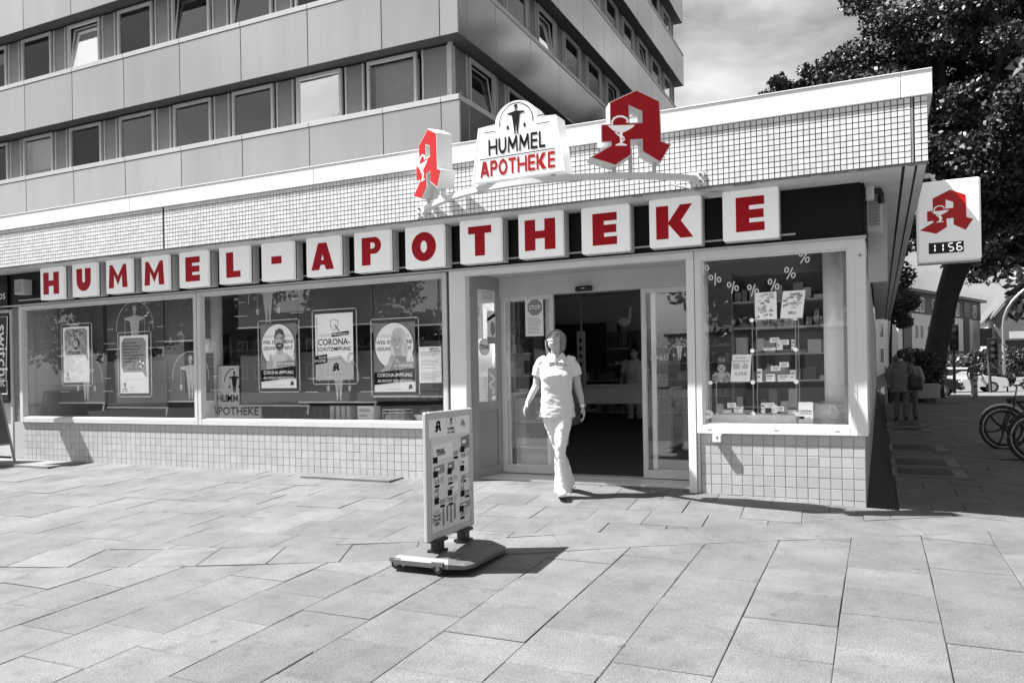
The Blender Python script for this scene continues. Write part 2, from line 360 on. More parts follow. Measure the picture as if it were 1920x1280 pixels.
# front field: continuous joints along Y
for k in range(-22, 22):
    x0 = -.72 + .5 * k; off = (k % 2) * .25 + rs.uniform(-.06, .06)
    for j in range(-3, 18):
        y0 = j * .5 + off; p = rect(x0, x0 + .5, y0, y0 + .5); cx = x0 + .25
        if y0 > yb(cx) + .6: continue
        s = ybs(cx); p = clip(p, -s, 1, yb(cx) - s * cx - .005)
        if len(p) > 2 and area(p) > .0012: slabs.append(p)
# diagonal course
X = -12.0
def perp(X, o): s = ybs(X); l = sqrt(1 + s * s); return (X - s / l * o, yb(X) + o / l)
sk = 0
while X < 6:
    dx = rs.choice([.5, .5, .5, .46]); a, b = X, X + dx
    sk2 = rs.uniform(-.02, .02)
    slabs.append([perp(a, .005), perp(b, .005), perp(b + sk2, .497), perp(a + sk, .497)]); X = b; sk = sk2
# upper field: continuous joints along the facade, turned a little
ra = radians(3.6); ca, sa = cos(ra), sin(ra)
for j in range(-6, 14):
    off = (j % 2) * .25 + rs.uniform(-.05, .05)
    for k in range(-34, 14):
        p = [(u * ca - v * sa - 1, u * sa + v * ca + 5.0) for u, v in rect(k * .5 + off, k * .5 + off + .5, j * .5, j * .5 + .5)]
        cx = sum(q[0] for q in p) / 4; cy = sum(q[1] for q in p) / 4
        if cy < yb(cx) - .2 or cx > .6 or cx < -16: continue
        s = ybs(cx); p = clip(p, s, -1, -(perp(cx, .5)[1] + s * 0) - .0 + s * (perp(cx, .5)[0]) - .0)
        if len(p) < 3: continue
        p = clip(p, 0, 1, 7.9 if not (-4.3 < cx < -1.7) else 8.0)
        if len(p) > 2 and area(p) > .0012: slabs.append(p)
# side street field
for j in range(0, 80):
    for k in range(0, 22):
        y0 = 7.9 + j * .42; off = (j % 2) * .28
        x0 = .42 + k * .56 + off - .56
        p = clip(rect(x0, x0 + .56, y0, y0 + .42), -1, 0, -.14)
        s = ybs(x0)
        if len(p) > 2 and area(p) > .0012: slabs.append(p)
for j in range(0, 3):
    for k in range(0, 22):
        x0 = .6 + k * .5; p = rect(x0, x0 + .5, 6.4 + j * .5, min(7.9, 6.9 + j * .5)); cx = x0 + .25; s = ybs(cx); q = perp(cx, .5)
        p = clip(p, s, -1, s * q[0] - q[1])
        if len(p) > 2 and area(p) > .0012: slabs.append(p)
fwx, fwy = -sin(radians(25.1)), cos(radians(25.1))
def slab_mesh(p, mb):
    n = len(p); gp_ = rs.choice([.001, .0015, .002, .003, .0045]); q = shrink(p, gp_); q2 = shrink(p, gp_ + rs.uniform(.002, .005)); h = rs.uniform(-.003, .003); tx, ty = rs.uniform(-.004, .004), rs.uniform(-.004, .004)
    cx = sum(a[0] for a in p) / n; cy = sum(a[1] for a in p) / n
    zz = lambda a, d: ground(a[0], a[1]) + h + tx * (a[0] - cx) + ty * (a[1] - cy) - d
    V = [(a[0], a[1], zz(a, 0)) for a in q2] + [(a[0], a[1], zz(a, .003)) for a in q] + [(a[0], a[1], zz(a, .034)) for a in q]
    F = [tuple(range(n))] + [(i, i + n, (i + 1) % n + n, (i + 1) % n) for i in range(n)] + [(i + n, i + 2 * n, (i + 1) % n + 2 * n, (i + 1) % n + n) for i in range(n)]
    F = [F[0]] + [f for f in F[1:]]
    mb.add(V, F)
def score(p):
    n = len(p); cx = sum(a[0] for a in p) / n; cy = sum(a[1] for a in p) / n
    d = cx * fwx + cy * fwy; l = cx * .9056 + cy * .4242
    if d < .5 or abs(l / d) > .67 or (1.4 / d) > .43: return 0
    return area(p) / d ** 3
slabs.sort(key=score, reverse=True)
def cull(p):
    n = len(p); cx = sum(a[0] for a in p) / n; cy = sum(a[1] for a in p) / n
    return cx > -.1 and cy > 7.9 and cx > 9
for p in slabs[:300]:
    mb = MB(); slab_mesh(p, mb); mb.build('slab', SLAB, PAV)
mb = MB()
for p in slabs[300:]:
    if not cull(p): slab_mesh(p, mb)
stuff(mb.build('slab_field', SLAB, PAV, fix=False))
struct(box('road', ROAD, None, -60, 300, 43.2, 56, -.5, zf - .085))
struct(box('street', ASPH, None, 7.2, 13.0, -40, 42.6, -.6, -.115))
kb = MB(); kb.box(-60, 300, 42.9, 43.2, -.5, zf + .0, c=.02); KE = struct(kb.build('kerb', mat('kerb_stone', .42, .8, .15, 3)))

# ================================================================== PHARMACY
F = 7.88
PH = thing('pharmacy_building', 'single-storey flat-roofed pharmacy with white mosaic-tiled fascia and large shop windows', 'building', (-6, 7.9, 0))
TILE = mat('white_mosaic_tile', 0.78, 0.2, 0.06, 1.5, rnd=0.10); GROUT = mat('dark_grout', 0.035, 0.9, 0.2, 30)
WT = mat('grey_wall_tile', 0.50, 0.34, 0.08, 2.5, rnd=0.06); WG = mat('wall_grout', 0.46, 0.9, 0.1, 30)
SOF = mat('soffit_paint', 0.62, 0.75, 0.14, 2.5, bump=.1, bscale=40); ROOF = mat('roof_gravel', 0.2, 0.95, 0.2, 20)
fas = MB(); fas.box(-15, .392, 7.416, 7.6, 2.995, 3.55); fas.box(.2, .392, 7.6, 31, 2.995, 3.55); fascia = fas.build('fascia', GROUT, PH)
def tile_mb(x0, x1, z0, z1, y, t=.006, b=.0015):
    m = MB(); m.add([(x0, y + t, z0), (x1, y + t, z0), (x1, y + t, z1), (x0, y + t, z1), (x0 + b, y, z0 + b), (x1 - b, y, z0 + b), (x1 - b, y, z1 - b), (x0 + b, y, z1 - b)],
                    [(4, 5, 6, 7), (0, 1, 5, 4), (1, 2, 6, 5), (2, 3, 7, 6), (3, 0, 4, 7)]); return m
proto = {}
def tiles(x0, x1, z0, z1, p, y, parent, m, name, nmax, g=.0062, skip=lambda x, z: False, b=.0015, t=.006):
    cells = []
    nxr = int((x1 - x0) / p + .01); nz_ = int(math.ceil((z1 - z0) / p - .05))
    for i in range(nxr):
        for j in range(nz_):
            a = x1 - (i + 1) * p; c = z1 - (j + 1) * p; c2 = max(c, z0)
            if not skip(a + p / 2, c + p / 2): cells.append((a, c2, c + p - c2))
    big = MB(); k = 0
    for a, c, h in cells:
        if k < nmax:
            key = (name, round(h, 3))
            if key not in proto:
                o = tile_mb(-p / 2 + g / 2, p / 2 - g / 2, g / 2, h - g / 2, 0, t, b).build(name, m, parent, True); proto[key] = o.data
            else:
                o = bpy.data.objects.new(name, proto[key]); C.objects.link(o); o.parent = parent
            o.location = Vector((a + p / 2, y, c)) - wloc(parent)
            k += 1
            o.rotation_euler = (rs.gauss(0, .006), 0, rs.gauss(0, .006))
        else:
            big.v += []; tm = tile_mb(a + g / 2, a + p - g / 2, c + g / 2, c + h - g / 2, y, t, b)
            dy = [rs.gauss(0, .0002) for _ in range(4)]
            tm.v = [(q[0], q[1] + dy[i % 4], q[2]) for i, q in enumerate(tm.v)]; big.add(tm.v, tm.f)
    if big.v: stuff(big.build(name + '_field', m, parent, fix=False))
    return k
JX = (-8.497, .278)
n1 = tiles(.290, .398, 2.997, 3.547, .05, 7.41, fascia, TILE, 'fascia_tile', 30)
tiles(-8.487, .272, 2.997, 3.547, .05, 7.41, fascia, TILE, 'fascia_tile', 270)
tiles(-15, -8.507, 2.997, 3.547, .05, 7.41, fascia, TILE, 'fascia_tile', 0)
box('joint_strip', grey, fascia, .274, .288, 7.411, 7.416, 2.997, 3.547); rf = box('roof', ROOF, PH, -15, .38, 7.45, 31, 3.552, 3.60)
# white sheet-metal cap in lengths
capm = mat('white_sheet_metal', 0.88, 0.32, 0.05, 1.2)
xs_ = [.437, .20, -2.9, -6.0, -9.1, -12.2, -15.2]
for a, b in zip(xs_[1:], xs_[:-1]):
    m = MB(); m.box(a + .002, b - .002, 7.389, 7.60, 3.548, 3.752, c=.004); m.box(a + .002, b - .002, 7.382, 7.44, 3.7525, 3.762, c=.002); m.build('cap', capm, PH)
box('cap', capm, PH, .28, .437, 7.61, 31, 3.548, 3.752, c=.004)
sm = MB(); sm.box(-15, .20, 7.43, 7.93, 2.982, 2.994); sm.box(-.1, .20, 7.935, 31, 2.982, 2.994); sm.box(.225, .30, 7.43, 31, 2.980, 2.994); sm.box(.32, .385, 7.43, 31, 2.982, 2.994)
sof = sm.build('soffit', SOF, PH)
# ragged plaster drip edge under the fascia
dm = MB(); x = -15
while x < .39:
    l = rs.uniform(.05, .3); dm.box(x, min(.39, x + l), 7.414 + rs.uniform(0, .004), 7.432, 2.978 + rs.uniform(-.006, .008), 2.9945); x += l
stuff(dm.build('drip_edge', mat('rough_edge', .22, .95, .3, 15), PH))
band = box('sign_band', mat('black_gloss_panel', .006, .4, spec=.25), PH, -12.45, -.13, 7.88, 7.93, 2.487, 2.981)
box('band_return', mat('black_gloss_panel'), PH, -.13, -.1, 7.93, 9.6, 2.487, 2.981)
box('ledge', ltgrey, PH, -12.6, -.09, 7.82, 7.93, 2.468, 2.486, c=.003)
rl = MB(); rl.box(-12.2, -.7, 7.862, 7.879, 2.548, 2.566); rl.build('cable_duct', ltgrey, PH)
ud = MB()
# windows: mitred frame bars with glazing bead, pane, inner sill
def window(x0, x1, z0, z1, l, r, b, t, name='window', fm=frame, yf=7.855, pane=glz):
    wd = MB()
    for X0, X1, Z0, Z1 in ((x0, x0 + l, z0, z1), (x1 - r, x1, z0, z1), (x0 + l, x1 - r, z0, z0 + b), (x0 + l, x1 - r, z1 - t, z1)): wd.box(X0, X1, yf, 7.94, Z0, Z1, c=.004)
    W = wd.build(name, fm, PH)
    g = MB(); k = .014
    for X0, X1, Z0, Z1 in ((x0 + l, x0 + l + k, z0 + b, z1 - t), (x1 - r - k, x1 - r, z0 + b, z1 - t), (x0 + l + k, x1 - r - k, z0 + b, z0 + b + k), (x0 + l + k, x1 - r - k, z1 - t - k, z1 - t)): g.box(X0, X1, yf + .02, 7.93, Z0, Z1, c=.002)
    g.build('glazing_bead', fm, W)
    p = MB(); p.add([(x0 + l, 7.905, z0 + b), (x1 - r, 7.905, z0 + b), (x1 - r, 7.905, z1 - t), (x0 + l, 7.905, z1 - t)], [(0, 1, 2, 3)]); p.build('pane', pane, W)
    return W
window(-12.20, -8.415, .656, 2.462, .075, .06, .075, .05)
window(-8.405, -4.50, .656, 2.462, .06, .055, .075, .05)
DW = window(-1.655, -.10, .656, 2.468, .06, .15, .085, .085, fm=mat('white_window_frame', .8, .35, .04, 3), yf=7.855)
box('cover_strip', mat('white_window_frame'), DW, -.195, -.191, 7.852, 7.86, .66, 2.46)
sl_ = MB()
for x in (-1.53, -.9, -.36): sl_.box(x - .02, x + .02, 7.8545, 7.86, .692, .698)
sl_.build('drain_slot', black, DW)
st = MB()
for k in range(4): st.prism([[(0, -.004), (.03, 0), (0, .004)]], (-.145, 7.8535, 2.31), (cos(k * pi / 2), 0, sin(k * pi / 2)), (-sin(k * pi / 2), 0, cos(k * pi / 2)), (0, 0, 0))
st.build('star_mark', ink, DW)
box('post', white, PH, -4.46, -4.25, 7.85, 8.0, .05, 2.467, c=.005)
box('post', dark, PH, -4.50, -4.462, 7.88, 7.95, .05, 2.467)
box('post', white, PH, -1.74, -1.662, 7.853, 8.0, .04, 2.40, c=.004)
box('post', frame, PH, -1.655, -1.63, 7.868, 7.95, .04, .654)
box('lintel', white, PH, -4.248, -1.662, 7.85, 7.96, 2.402, 2.467, c=.004)
# tiled parapets below the windows and the pillar at the left end
bw_ = MB(); bw_.box(-12.41, -4.462, 7.891, 8.1, -.3, .6545); baseL = bw_.build('parapet_wall', WG, PH)
bw_ = MB(); bw_.box(-1.628, -.128, 7.891, 8.1, -.3, .6545); bw_.box(-.3, -.128, 8.1, 31, -.3, .6545); baseR = bw_.build('parapet_wall', WG, PH)
kk = tiles(-1.628, -.128, -.06, .654, .1, 7.885, baseR, WT, 'wall_tile', 200, g=.004, b=.003)
tiles(-12.25, -4.465, .0, .654, .1, 7.885, baseL, WT, 'wall_tile', 300 - kk, g=.004, b=.003)
pil = box('pillar', WG, PH, -12.41, -12.205, 7.916, 8.1, .6545, 2.487)
tiles(-12.41, -12.21, .656, 2.485, .1, 7.91, pil, mat('dark_pillar_tile', .24, .3, .08, 3, rnd=.1), 'pillar_tile', 80, g=.005, b=.003)
# side wall sliver along the street
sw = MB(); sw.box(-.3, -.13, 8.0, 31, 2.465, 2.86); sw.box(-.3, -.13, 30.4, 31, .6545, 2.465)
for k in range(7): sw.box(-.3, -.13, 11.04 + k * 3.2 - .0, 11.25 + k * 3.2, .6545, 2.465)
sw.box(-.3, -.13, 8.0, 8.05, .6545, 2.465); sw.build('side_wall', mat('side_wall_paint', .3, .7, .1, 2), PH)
for k in range(7):
    y = 8.05 + k * 3.2; m = MB()
    for a, b, z0, z1 in ((y, y + .09, .66, 2.46), (y + 2.9, y + 2.99, .66, 2.46), (y + .09, y + 2.9, .66, .73), (y + .09, y + 2.9, 2.39, 2.46)): m.box(-.128, -.095, a, b, z0, z1, c=.003)
    W = m.build('window', frame, PH); MB().add([(-.118, y + .09, .73), (-.118, y + 2.9, .73), (-.118, y + 2.9, 2.39), (-.118, y + .09, 2.39)], [(0, 1, 2, 3)]).build('pane', glz, W)
# entrance recess
recm = mat('recess_grey', .30, .45, .05, 3)
box('recess_ceiling', mat('recess_ceiling_paint', .5, .6), PH, -4.25, -1.66, 7.96, 8.52, 2.43, 2.46)
SPn = MB()
def side_pan(mb, u0, u1, z0, z1, d0, d1):
    A = Vector((-4.235, 7.96, 0)); B = Vector((-4.135, 8.5, 0)); d = (B - A); L = d.length; d.normalize(); n = Vector((d.y, -d.x, 0))
    P = [A + d * u + n * e + Vector((0, 0, z)) for z in (z0, z1) for e in (d0, d1) for u in (u0, u1)]
    mb.add(P, [(0, 2, 3, 1), (4, 5, 7, 6), (0, 1, 5, 4), (1, 3, 7, 5), (3, 2, 6, 7), (2, 0, 4, 6)])
for u0, u1, z0, z1 in ((0, .10, .08, 2.43), (.47, .55, .08, 2.43), (.10, .47, .08, .2), (.10, .47, .86, .96), (.10, .47, 2.27, 2.43)): side_pan(SPn, u0, u1, z0, z1, -.03, .02)
SP = SPn.build('side_panel', recm, PH)
m = MB(); side_pan(m, .10, .47, .2, .86, -.02, .006); m.build('kick_panel', mat('kick_panel_grey', .26, .4, .05, 4), SP)
m = MB(); side_pan(m, 0.0, .55, .055, .079, -.02, .05); m.build('threshold', ltgrey, SP)
A_ = Vector((-4.235, 7.96, 0)); d_ = (Vector((-4.135, 8.5, 0)) - A_).normalized(); n_ = Vector((d_.y, -d_.x, 0))
m = MB(); q = [A_ + d_ * .10, A_ + d_ * .47]; m.add([(q[0].x, q[0].y, .96), (q[1].x, q[1].y, .96), (q[1].x, q[1].y, 2.27), (q[0].x, q[0].y, 2.27)], [(0, 1, 2, 3)]); m.build('pane', glz, SP)
# round sticker and small notices on the side pane
def on_side(polys, h, u, z, name, mt, e=.004):
    mb = MB(); put(mb, polys, h, A_ + d_ * u + n_ * e + Vector((0, 0, z)), d_, (0, 0, 1)); return mb.build(name, mt, SP)
on_side([[circ(0, 0, .1, 24)]], 1, .24, 1.60, 'sticker', paper); on_side([[circ(0, 0, .092, 24), circ(0, 0, .086, 24)[::-1]]], 1, .24, 1.60, 'sticker_ring', inkg, .006)
mb = MB(); txt(mb, 'TENA', .075, A_ + d_ * .24 + n_ * .006 + Vector((0, 0, 1.575)), d_, (0, 0, 1), bold=.02, align='c', width=.17); mb.build('lettering', ink, SP)
on_side([[rect(-.06, .08, -.19, .19)]], 1, .37, 1.84, 'notice', paper); on_side([[circ(.03, -.02, .045, 14, ry=.09)]], 1, .37, 1.84, 'notice_photo', inkg, .006)
on_side([[[(-.07, .06), (.085, .13), (.085, .17), (-.07, .10)]]], 1, .37, 1.84, 'notice_stripe', ink, .006); on_side([[rect(-.07, .085, -.2, -.12)]], 1, .37, 1.84, 'notice_block', inkg, .006)
on_side([[rect(-.06, .08, -.16, .17)]], 1, .37, 1.18, 'notice', inkl)
on_side([[l] for l in stroke([(.0 + .05 * sin(i * .9), -.13 + i * .02) for i in range(14)], .03)], 1, .37, 1.18, 'notice_drawing', paper, .006)
mb = MB(); 
for i in range(3): txt(mb, ['DORMA', 'automatik', 'SERVICE'][i], .03, A_ + d_ * .37 + n_ * .006 + Vector((0, 0, 1.45 - i * .035)), d_, (0, 0, 1), align='c')
# sliding door set
drm = mat('door_header_grey', .55, .4, .05, 3)
HD = box('door_header', drm, PH, -4.12, -1.66, 8.46, 8.62, 2.20, 2.43, c=.004)
box('door_sensor', black, HD, -3.13, -2.93, 8.40, 8.459, 2.205, 2.262, c=.012); box('sensor_light', paper, HD, -3.05, -3.01, 8.3985, 8.41, 2.232, 2.238)
def leaf(x0, x1, y, name='sliding_door'):
    m = MB()
    for a, b, z0, z1 in ((x0, x0 + .05, .10, 2.20), (x1 - .05, x1, .10, 2.20), (x0 + .05, x1 - .05, .10, .19), (x0 + .05, x1 - .05, 2.15, 2.20)): m.box(a, b, y, y + .045, z0, z1, c=.003)
    W = m.build(name, frame, PH); MB().add([(x0 + .05, y + .02, .19), (x1 - .05, y + .02, .19), (x1 - .05, y + .02, 2.15), (x0 + .05, y + .02, 2.15)], [(0, 1, 2, 3)]).build('pane', glz, W); return W
LD = leaf(-4.12, -3.44, 8.50); RD = leaf(-2.39, -1.67, 8.50)
leaf(-4.10, -3.52, 8.575, 'inner_door'); leaf(-2.30, -1.67, 8.575, 'inner_door')
box('door_track', ltgrey, PH, -4.12, -1.67, 8.46, 8.66, .062, .092)
gm = MB(); gm.box(-4.24, -1.75, 7.99, 8.455, -.02, .052); gm.build('door_mat_well', black, PH)
gr = MB()
for i in range(62):
    x = -4.22 + i * .04; gr.box(x, x + .007, 8.0, 8.455, .05, .064)
for j in range(12): gr.box(-4.24, -1.75, 8.0 + j * .04, 8.007 + j * .04, .05, .0625)
stuff(gr.build('entrance_grating', mat('grating_steel', .12, .45, .2, 20, metal=.5), PH))
# interior shell
im = mat('interior_wall', .5, .7, .06, 2); fm_ = mat('interior_floor_tile', .7, .35, .08, 2)
box('shop_floor', fm_, PH, -12.4, -.3, 8.1, 15.6, .0, .085); box('back_wall', im, PH, -12.4, -.3, 15.6, 15.75, .0, 2.98); box('partition_wall', im, PH, -12.40, -12.3, 8.1, 15.6, .0, 2.98)
box('ceiling', mat('interior_ceiling', .88, .8), PH, -15, -.1, 7.935, 15.9, 2.86, 2.98)
box('main_volume', im, PH, -15, -.3, 15.76, 31, 0, 2.99)
box('window_shelf', mat('window_shelf_white', .62, .4, .05, 3), PH, -12.2, -4.47, 7.95, 8.55, .67, .715); box('window_shelf', mat('window_shelf_white'), PH, -1.63, -.3, 7.95, 8.75, .68, .738)
box('side_partition', im, PH, -4.46, -4.42, 8.0, 8.6, .1, 2.86); 
col = mat('interior_column', .85, .55, .05, 2)
for x, y, r in ((-8.80, 8.5, .15), (-.39, 8.42, .11)): MB().cyl((x, y, .72), r, 2.14, 28).build('column', col, PH, smooth=True)

# ================================================================== OFFICE TOWER
TW = thing('office_tower', 'tall grey office block with panelled spandrels and window bands behind the pharmacy', 'building', (-14, 20, 3.6))
PANM = mat('grey_metal_panel', 0.62, 0.13, 0.10, 0.9, rnd=0.06, streak=True, spec=.6, metal=.8); LEDM = mat('panel_ledge', 0.56, 0.3, 0.05, 2); CORE = mat('tower_soffit', 0.06, 0.8); INF = mat('infill_panel', 0.20, 0.4, 0.08, 2, streak=True)
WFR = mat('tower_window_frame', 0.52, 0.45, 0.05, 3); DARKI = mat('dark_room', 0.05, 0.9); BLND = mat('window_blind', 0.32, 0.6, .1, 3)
TX, TY, TY2, TXL = -8.668, 15.9, 39.4, -33.6
jx = [TX, -9.15, -10.77] + [-13.01 - 2.235 * k for k in range(10)]; jx = [x for x in jx if x > TXL] + [TXL]
jy = [TY, 16.34, 17.88, 20.08, 22.28, 24.48, 26.68, 28.87, 31.07, 33.28, 35.45, 37.62, 39.16, TY2]
rows = [(5.9, 7.74), (9.16, 10.73), (12.33, 13.93), (15.5, 17.1), (18.65, 20.25), (21.8, 23.4)]
cm = MB()
for z0, z1 in rows:
    cm.box(TXL + .02, TX - .012, TY + .012, TY2 - .012, z0 + .01, z1 - .03)
cm.build('floor_slab', CORE, TW)
for z0, z1 in rows:
    for a, b in zip(jx[1:], jx[:-1]):
        box('spandrel_panel', PANM, TW, a + .011, b - (.011 if b != TX else .0), TY - .012, TY + .0115, z0, z1 - .145, c=.004)
        box('ledge', LEDM, TW, a + .008, b - (.008 if b != TX else 0), TY - .028, TY + .44, z1 - .125, z1, c=.004)
    for a, b in zip(jy[:-1], jy[1:]):
        box('spandrel_panel', PANM, TW, TX - .0115, TX + .012, a + (.011 if a != TY else .012), b - .011, z0, z1 - .145, c=.004)
        box('ledge', LEDM, TW, TX - .44, TX + .028, a + (.008 if a != TY else .44), b - .008, z1 - .125, z1, c=.004)
WY = TY + .40; WX = TX - .40
bands = [(rows[i][1], rows[i + 1][0]) for i in range(len(rows) - 1)]
cr = random.Random(11)
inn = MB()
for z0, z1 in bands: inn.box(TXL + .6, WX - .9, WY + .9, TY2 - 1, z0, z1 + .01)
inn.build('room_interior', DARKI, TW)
GLV = [glass('office_glass_dark', 1.4, .7), glw, glass('office_glass_clear', 1.6, .7, 0, .05), glass('office_glass_bright', 2.8, .5, 0, .08), glass('office_glass_mid', 2.1, .6, 0, .05)]
def twin(axis, c, w_, z0, z1, tilt, blind, style):
    """one window of the band: frame, pane, optional blind, tilted sash"""
    def bx(mb, u0, u1, v0, v1, s0, s1):
        if axis == 'x': mb.box(u0, u1, WY + v0, WY + v1, s0, s1, c=.004)
        else: mb.box(WX - v1, WX - v0, u0, u1, s0, s1, c=.004)
    a, b = c - w_ / 2, c + w_ / 2; m = MB(); f = .075
    for u0, u1, s0, s1 in ((a, a + f, z0, z1), (b - f, b, z0, z1), (a + f, b - f, z0, z0 + f), (a + f, b - f, z1 - f, z1)): bx(m, u0, u1, -.03, .06, s0, s1)
    W = m.build('window', WFR, TW)
    p = MB(); zt = z1 - f; zb = z0 + f; t = .16 if tilt else 0
    pts = [(a + f, .02, zb), (b - f, .02, zb), (b - f, .02 + t, zt), (a + f, .02 + t, zt)]
    q = [(u, WY + v, s) if axis == 'x' else (WX - v, u, s) for u, v, s in pts]
    p.add(q, [(0, 1, 2, 3)]); p.build('pane', cr.choice(GLV), W)
    if tilt:
        s = MB()
        for i, j in ((0, 3), (1, 2), (3, 2), (0, 1)): s.tube([q[i], q[j]], .024, 4)
        s.build('tilted_sash', WFR, W)
    if blind:
        m = MB(); bx(m, a + f, b - f, .25, .27, zb + (zt - zb) * (1 - blind), zt); m.build('blind', BLND, W)
def infill(axis, a, b, z0, z1):
    m = MB()
    if axis == 'x': m.box(a, b, WY + .01, WY + .05, z0, z1)
    else: m.box(WX - .05, WX - .01, a, b, z0, z1)
    P = m.build('infill_panel', INF, TW); f = MB()
    for u in (a - .045, b):
        if axis == 'x': f.box(u, u + .045, WY - .015, WY + .06, z0, z1, c=.003)
        else: f.box(WX - .06, WX + .015, u, u + .045, z0, z1, c=.003)
    f.build('mullion', WFR, P)
spk = MB()
for bi, (z0, z1) in enumerate(bands):
    if bi > 3: continue
    zz0, zz1 = z0 + .06, z1 - .05
    for k, c in enumerate(jx[2:-1]):
        if bi == 0: bl = [1, .0, 0, 0, 0, .0, .8, 0, 1, 0][k % 10]
        else: bl = cr.choice([0, .25, 0, 1, .5, 0])
        twin('x', c, 1.45, zz0, zz1, (bi == 1 and k in (2, 5)) or cr.random() < .08, bl, 0)
    mids = [(jx[i] + jx[i + 1]) / 2 for i in range(2, len(jx) - 1)]
    for c in mids: infill('x', c - .24, c + .24, zz0, zz1)
    infill('x', -9.85, -9.2, zz0, zz1)
    for k, c in enumerate(jy[2:-2]):
        twin('y', c, 1.42, zz0, zz1, (k + bi) % 3 == 0, cr.choice([0, 0, .25, 0]), 0)
    for i in range(2, len(jy) - 3): c = (jy[i] + jy[i + 1]) / 2; infill('y', c - .24, c + .24, zz0, zz1)
    infill('y', 16.44, 17.02, zz0, zz1); infill('y', 38.5, 38.95, zz0, zz1)
    c_ = MB(); c_.box(WX - .1, WX + .0, WY - .02, WY + .08, z0, z1 + .01, c=.005); c_.build('corner_post', WFR, TW)
# bird spikes on the ledge by the corner
for i in range(46):
    u = rs.uniform(0, 1)
    x, y = (TX - .1 - u * .9, TY + .05) if i % 2 else (TX - .05, TY + .05 + u * 1.4)
    spk.tube([(x, y, 7.74), (x + rs.uniform(-.05, .05), y + rs.uniform(-.04, .04), 7.74 + rs.uniform(.08, .13))], .004, 3, cap=False)
for xx in (-11.5, -12.3, -13.8, -14.6, -16.0, -16.9):
    for i in range(5): spk.tube([(xx + i * .05, TY + .06, 7.74), (xx + i * .05 + rs.uniform(-.03, .03), TY + .04, 7.85)], .005, 3, cap=False)
stuff(spk.build('bird_spikes', dark, TW))
box('roof', ROOF, TW, TXL, TX, TY, TY2, 23.41, 23.5)
# ================================================================== LETTER BOXES
BXF = mat('letter_box_trim', .62, .35, .05, 3)
names = ['first letter of the left word', 'second letter of the left word', 'left one of the double M', 'right one of the double M', 'between the M and the L', 'last letter before the dash', 'between the two words', 'first letter after the dash', 'between A and O', 'round letter above the entrance post', 'above the entrance door, left of the H', 'in the right word between T and E', 'above the sliding door, left of the K', 'beside the display window corner, second to last', 'last of the row, above the display window']
for i, ch in enumerate('HUMMEL-APOTHEKE'):
    x0 = -11.375 + .717 * i; w_, h_ = .51, .475; z0 = 2.503 + (i % 3) * .004
    B = thing('letter_box', 'white square sign box with red %s, %s' % ('dash' if ch == '-' else 'capital ' + ch, names[i]), 'sign', (x0, 7.66, z0), 0, 'letter boxes spelling the shop name')
    m = MB(); m.box(0, w_, .085, .20, 0, h_, c=.006); m.build('back_frame', BXF, B, True)
    m = MB(); m.box(.004, w_ - .004, .07, .083, .004, h_ - .004); m.build('seam', dark, B, True)
    m = MB(); m.box(0, w_, 0, .069, 0, h_, c=.012); m.build('face', acryl, B, True)
    g, polys = glyph(ch); hh = .325; sx = 1.0
    if ch in 'MOA': sx = .97
    m = MB(); gw = g * hh * sx
    for lo in polys: m.prism([[((p[0] * hh * sx) - gw / 2 + w_ / 2, p[1] * hh + (h_ - hh) / 2) for p in l] for l in lo], (0, -.0035, 0), (1, 0, 0), (0, 0, 1), (0, .0025, 0))
    m.build('letter', red, B, True)
# ================================================================== ARCHED RAIL WITH ROOF SIGNS
cx, R0, cy = -3.02, 1.979, 8.729
RAIL = thing('sign_rail', 'white curved steel rail bowed out from the tiled fascia carrying three signs', 'rail', (cx, 7.41, 3.07))
m = MB(); pts = [(cx + R0 * sin(a), cy - R0 * cos(a)) for a in [radians(-48.2 + 96.4 * i / 36) for i in range(37)]]
for i in range(36):
    (xa, ya), (xb, yb_) = pts[i], pts[i + 1]
    def o(a, r): return (cx + (R0 + r) * sin(a), cy - (R0 + r) * cos(a))
    a0 = radians(-48.2 + 96.4 * i / 36); a1 = radians(-48.2 + 96.4 * (i + 1) / 36)
    A, B_, C_, D_ = o(a0, -.035), o(a1, -.035), o(a1, .035), o(a0, .035)
    m.add([(*A, 3.055), (*B_, 3.055), (*C_, 3.055), (*D_, 3.055), (*A, 3.105), (*B_, 3.105), (*C_, 3.105), (*D_, 3.105)], [(0, 1, 2, 3), (4, 7, 6, 5), (3, 2, 6, 7), (0, 4, 5, 1)] + ([(0, 3, 7, 4)] if i == 0 else []) + ([(1, 5, 6, 2)] if i == 35 else []))
m.build('rail', mat('rail_white', .74, .35, .04, 3), RAIL)
for sx in (-1, 1):
    xe = cx + sx * 1.475; P = box('bracket', mat('rail_white'), RAIL, xe - .03, xe + .09 if sx > 0 else xe + .03, 7.393, 7.409, 3.02, 3.14) if sx > 0 else box('bracket', mat('rail_white'), RAIL, xe - .09, xe + .03, 7.393, 7.409, 3.02, 3.14)
    b = MB()
    for z in (3.05, 3.11): b.cyl((xe + sx * .06, 7.392, z), .012, -.012, 8, 'y')
    b.build('bolt', dark, P)
cb = MB(); cb.tube([(-1.75, 7.36, 3.04), (-1.62, 7.38, 3.0), (-1.52, 7.44, 2.965), (-1.44, 7.52, 2.955), (-1.37, 7.6, 2.975)], .009, 6); cb.build('cable', ltgrey, RAIL)
box('junction_box', ltgrey, RAIL, -1.46, -1.33, 7.58, 7.64, 2.93, 2.98, c=.006)
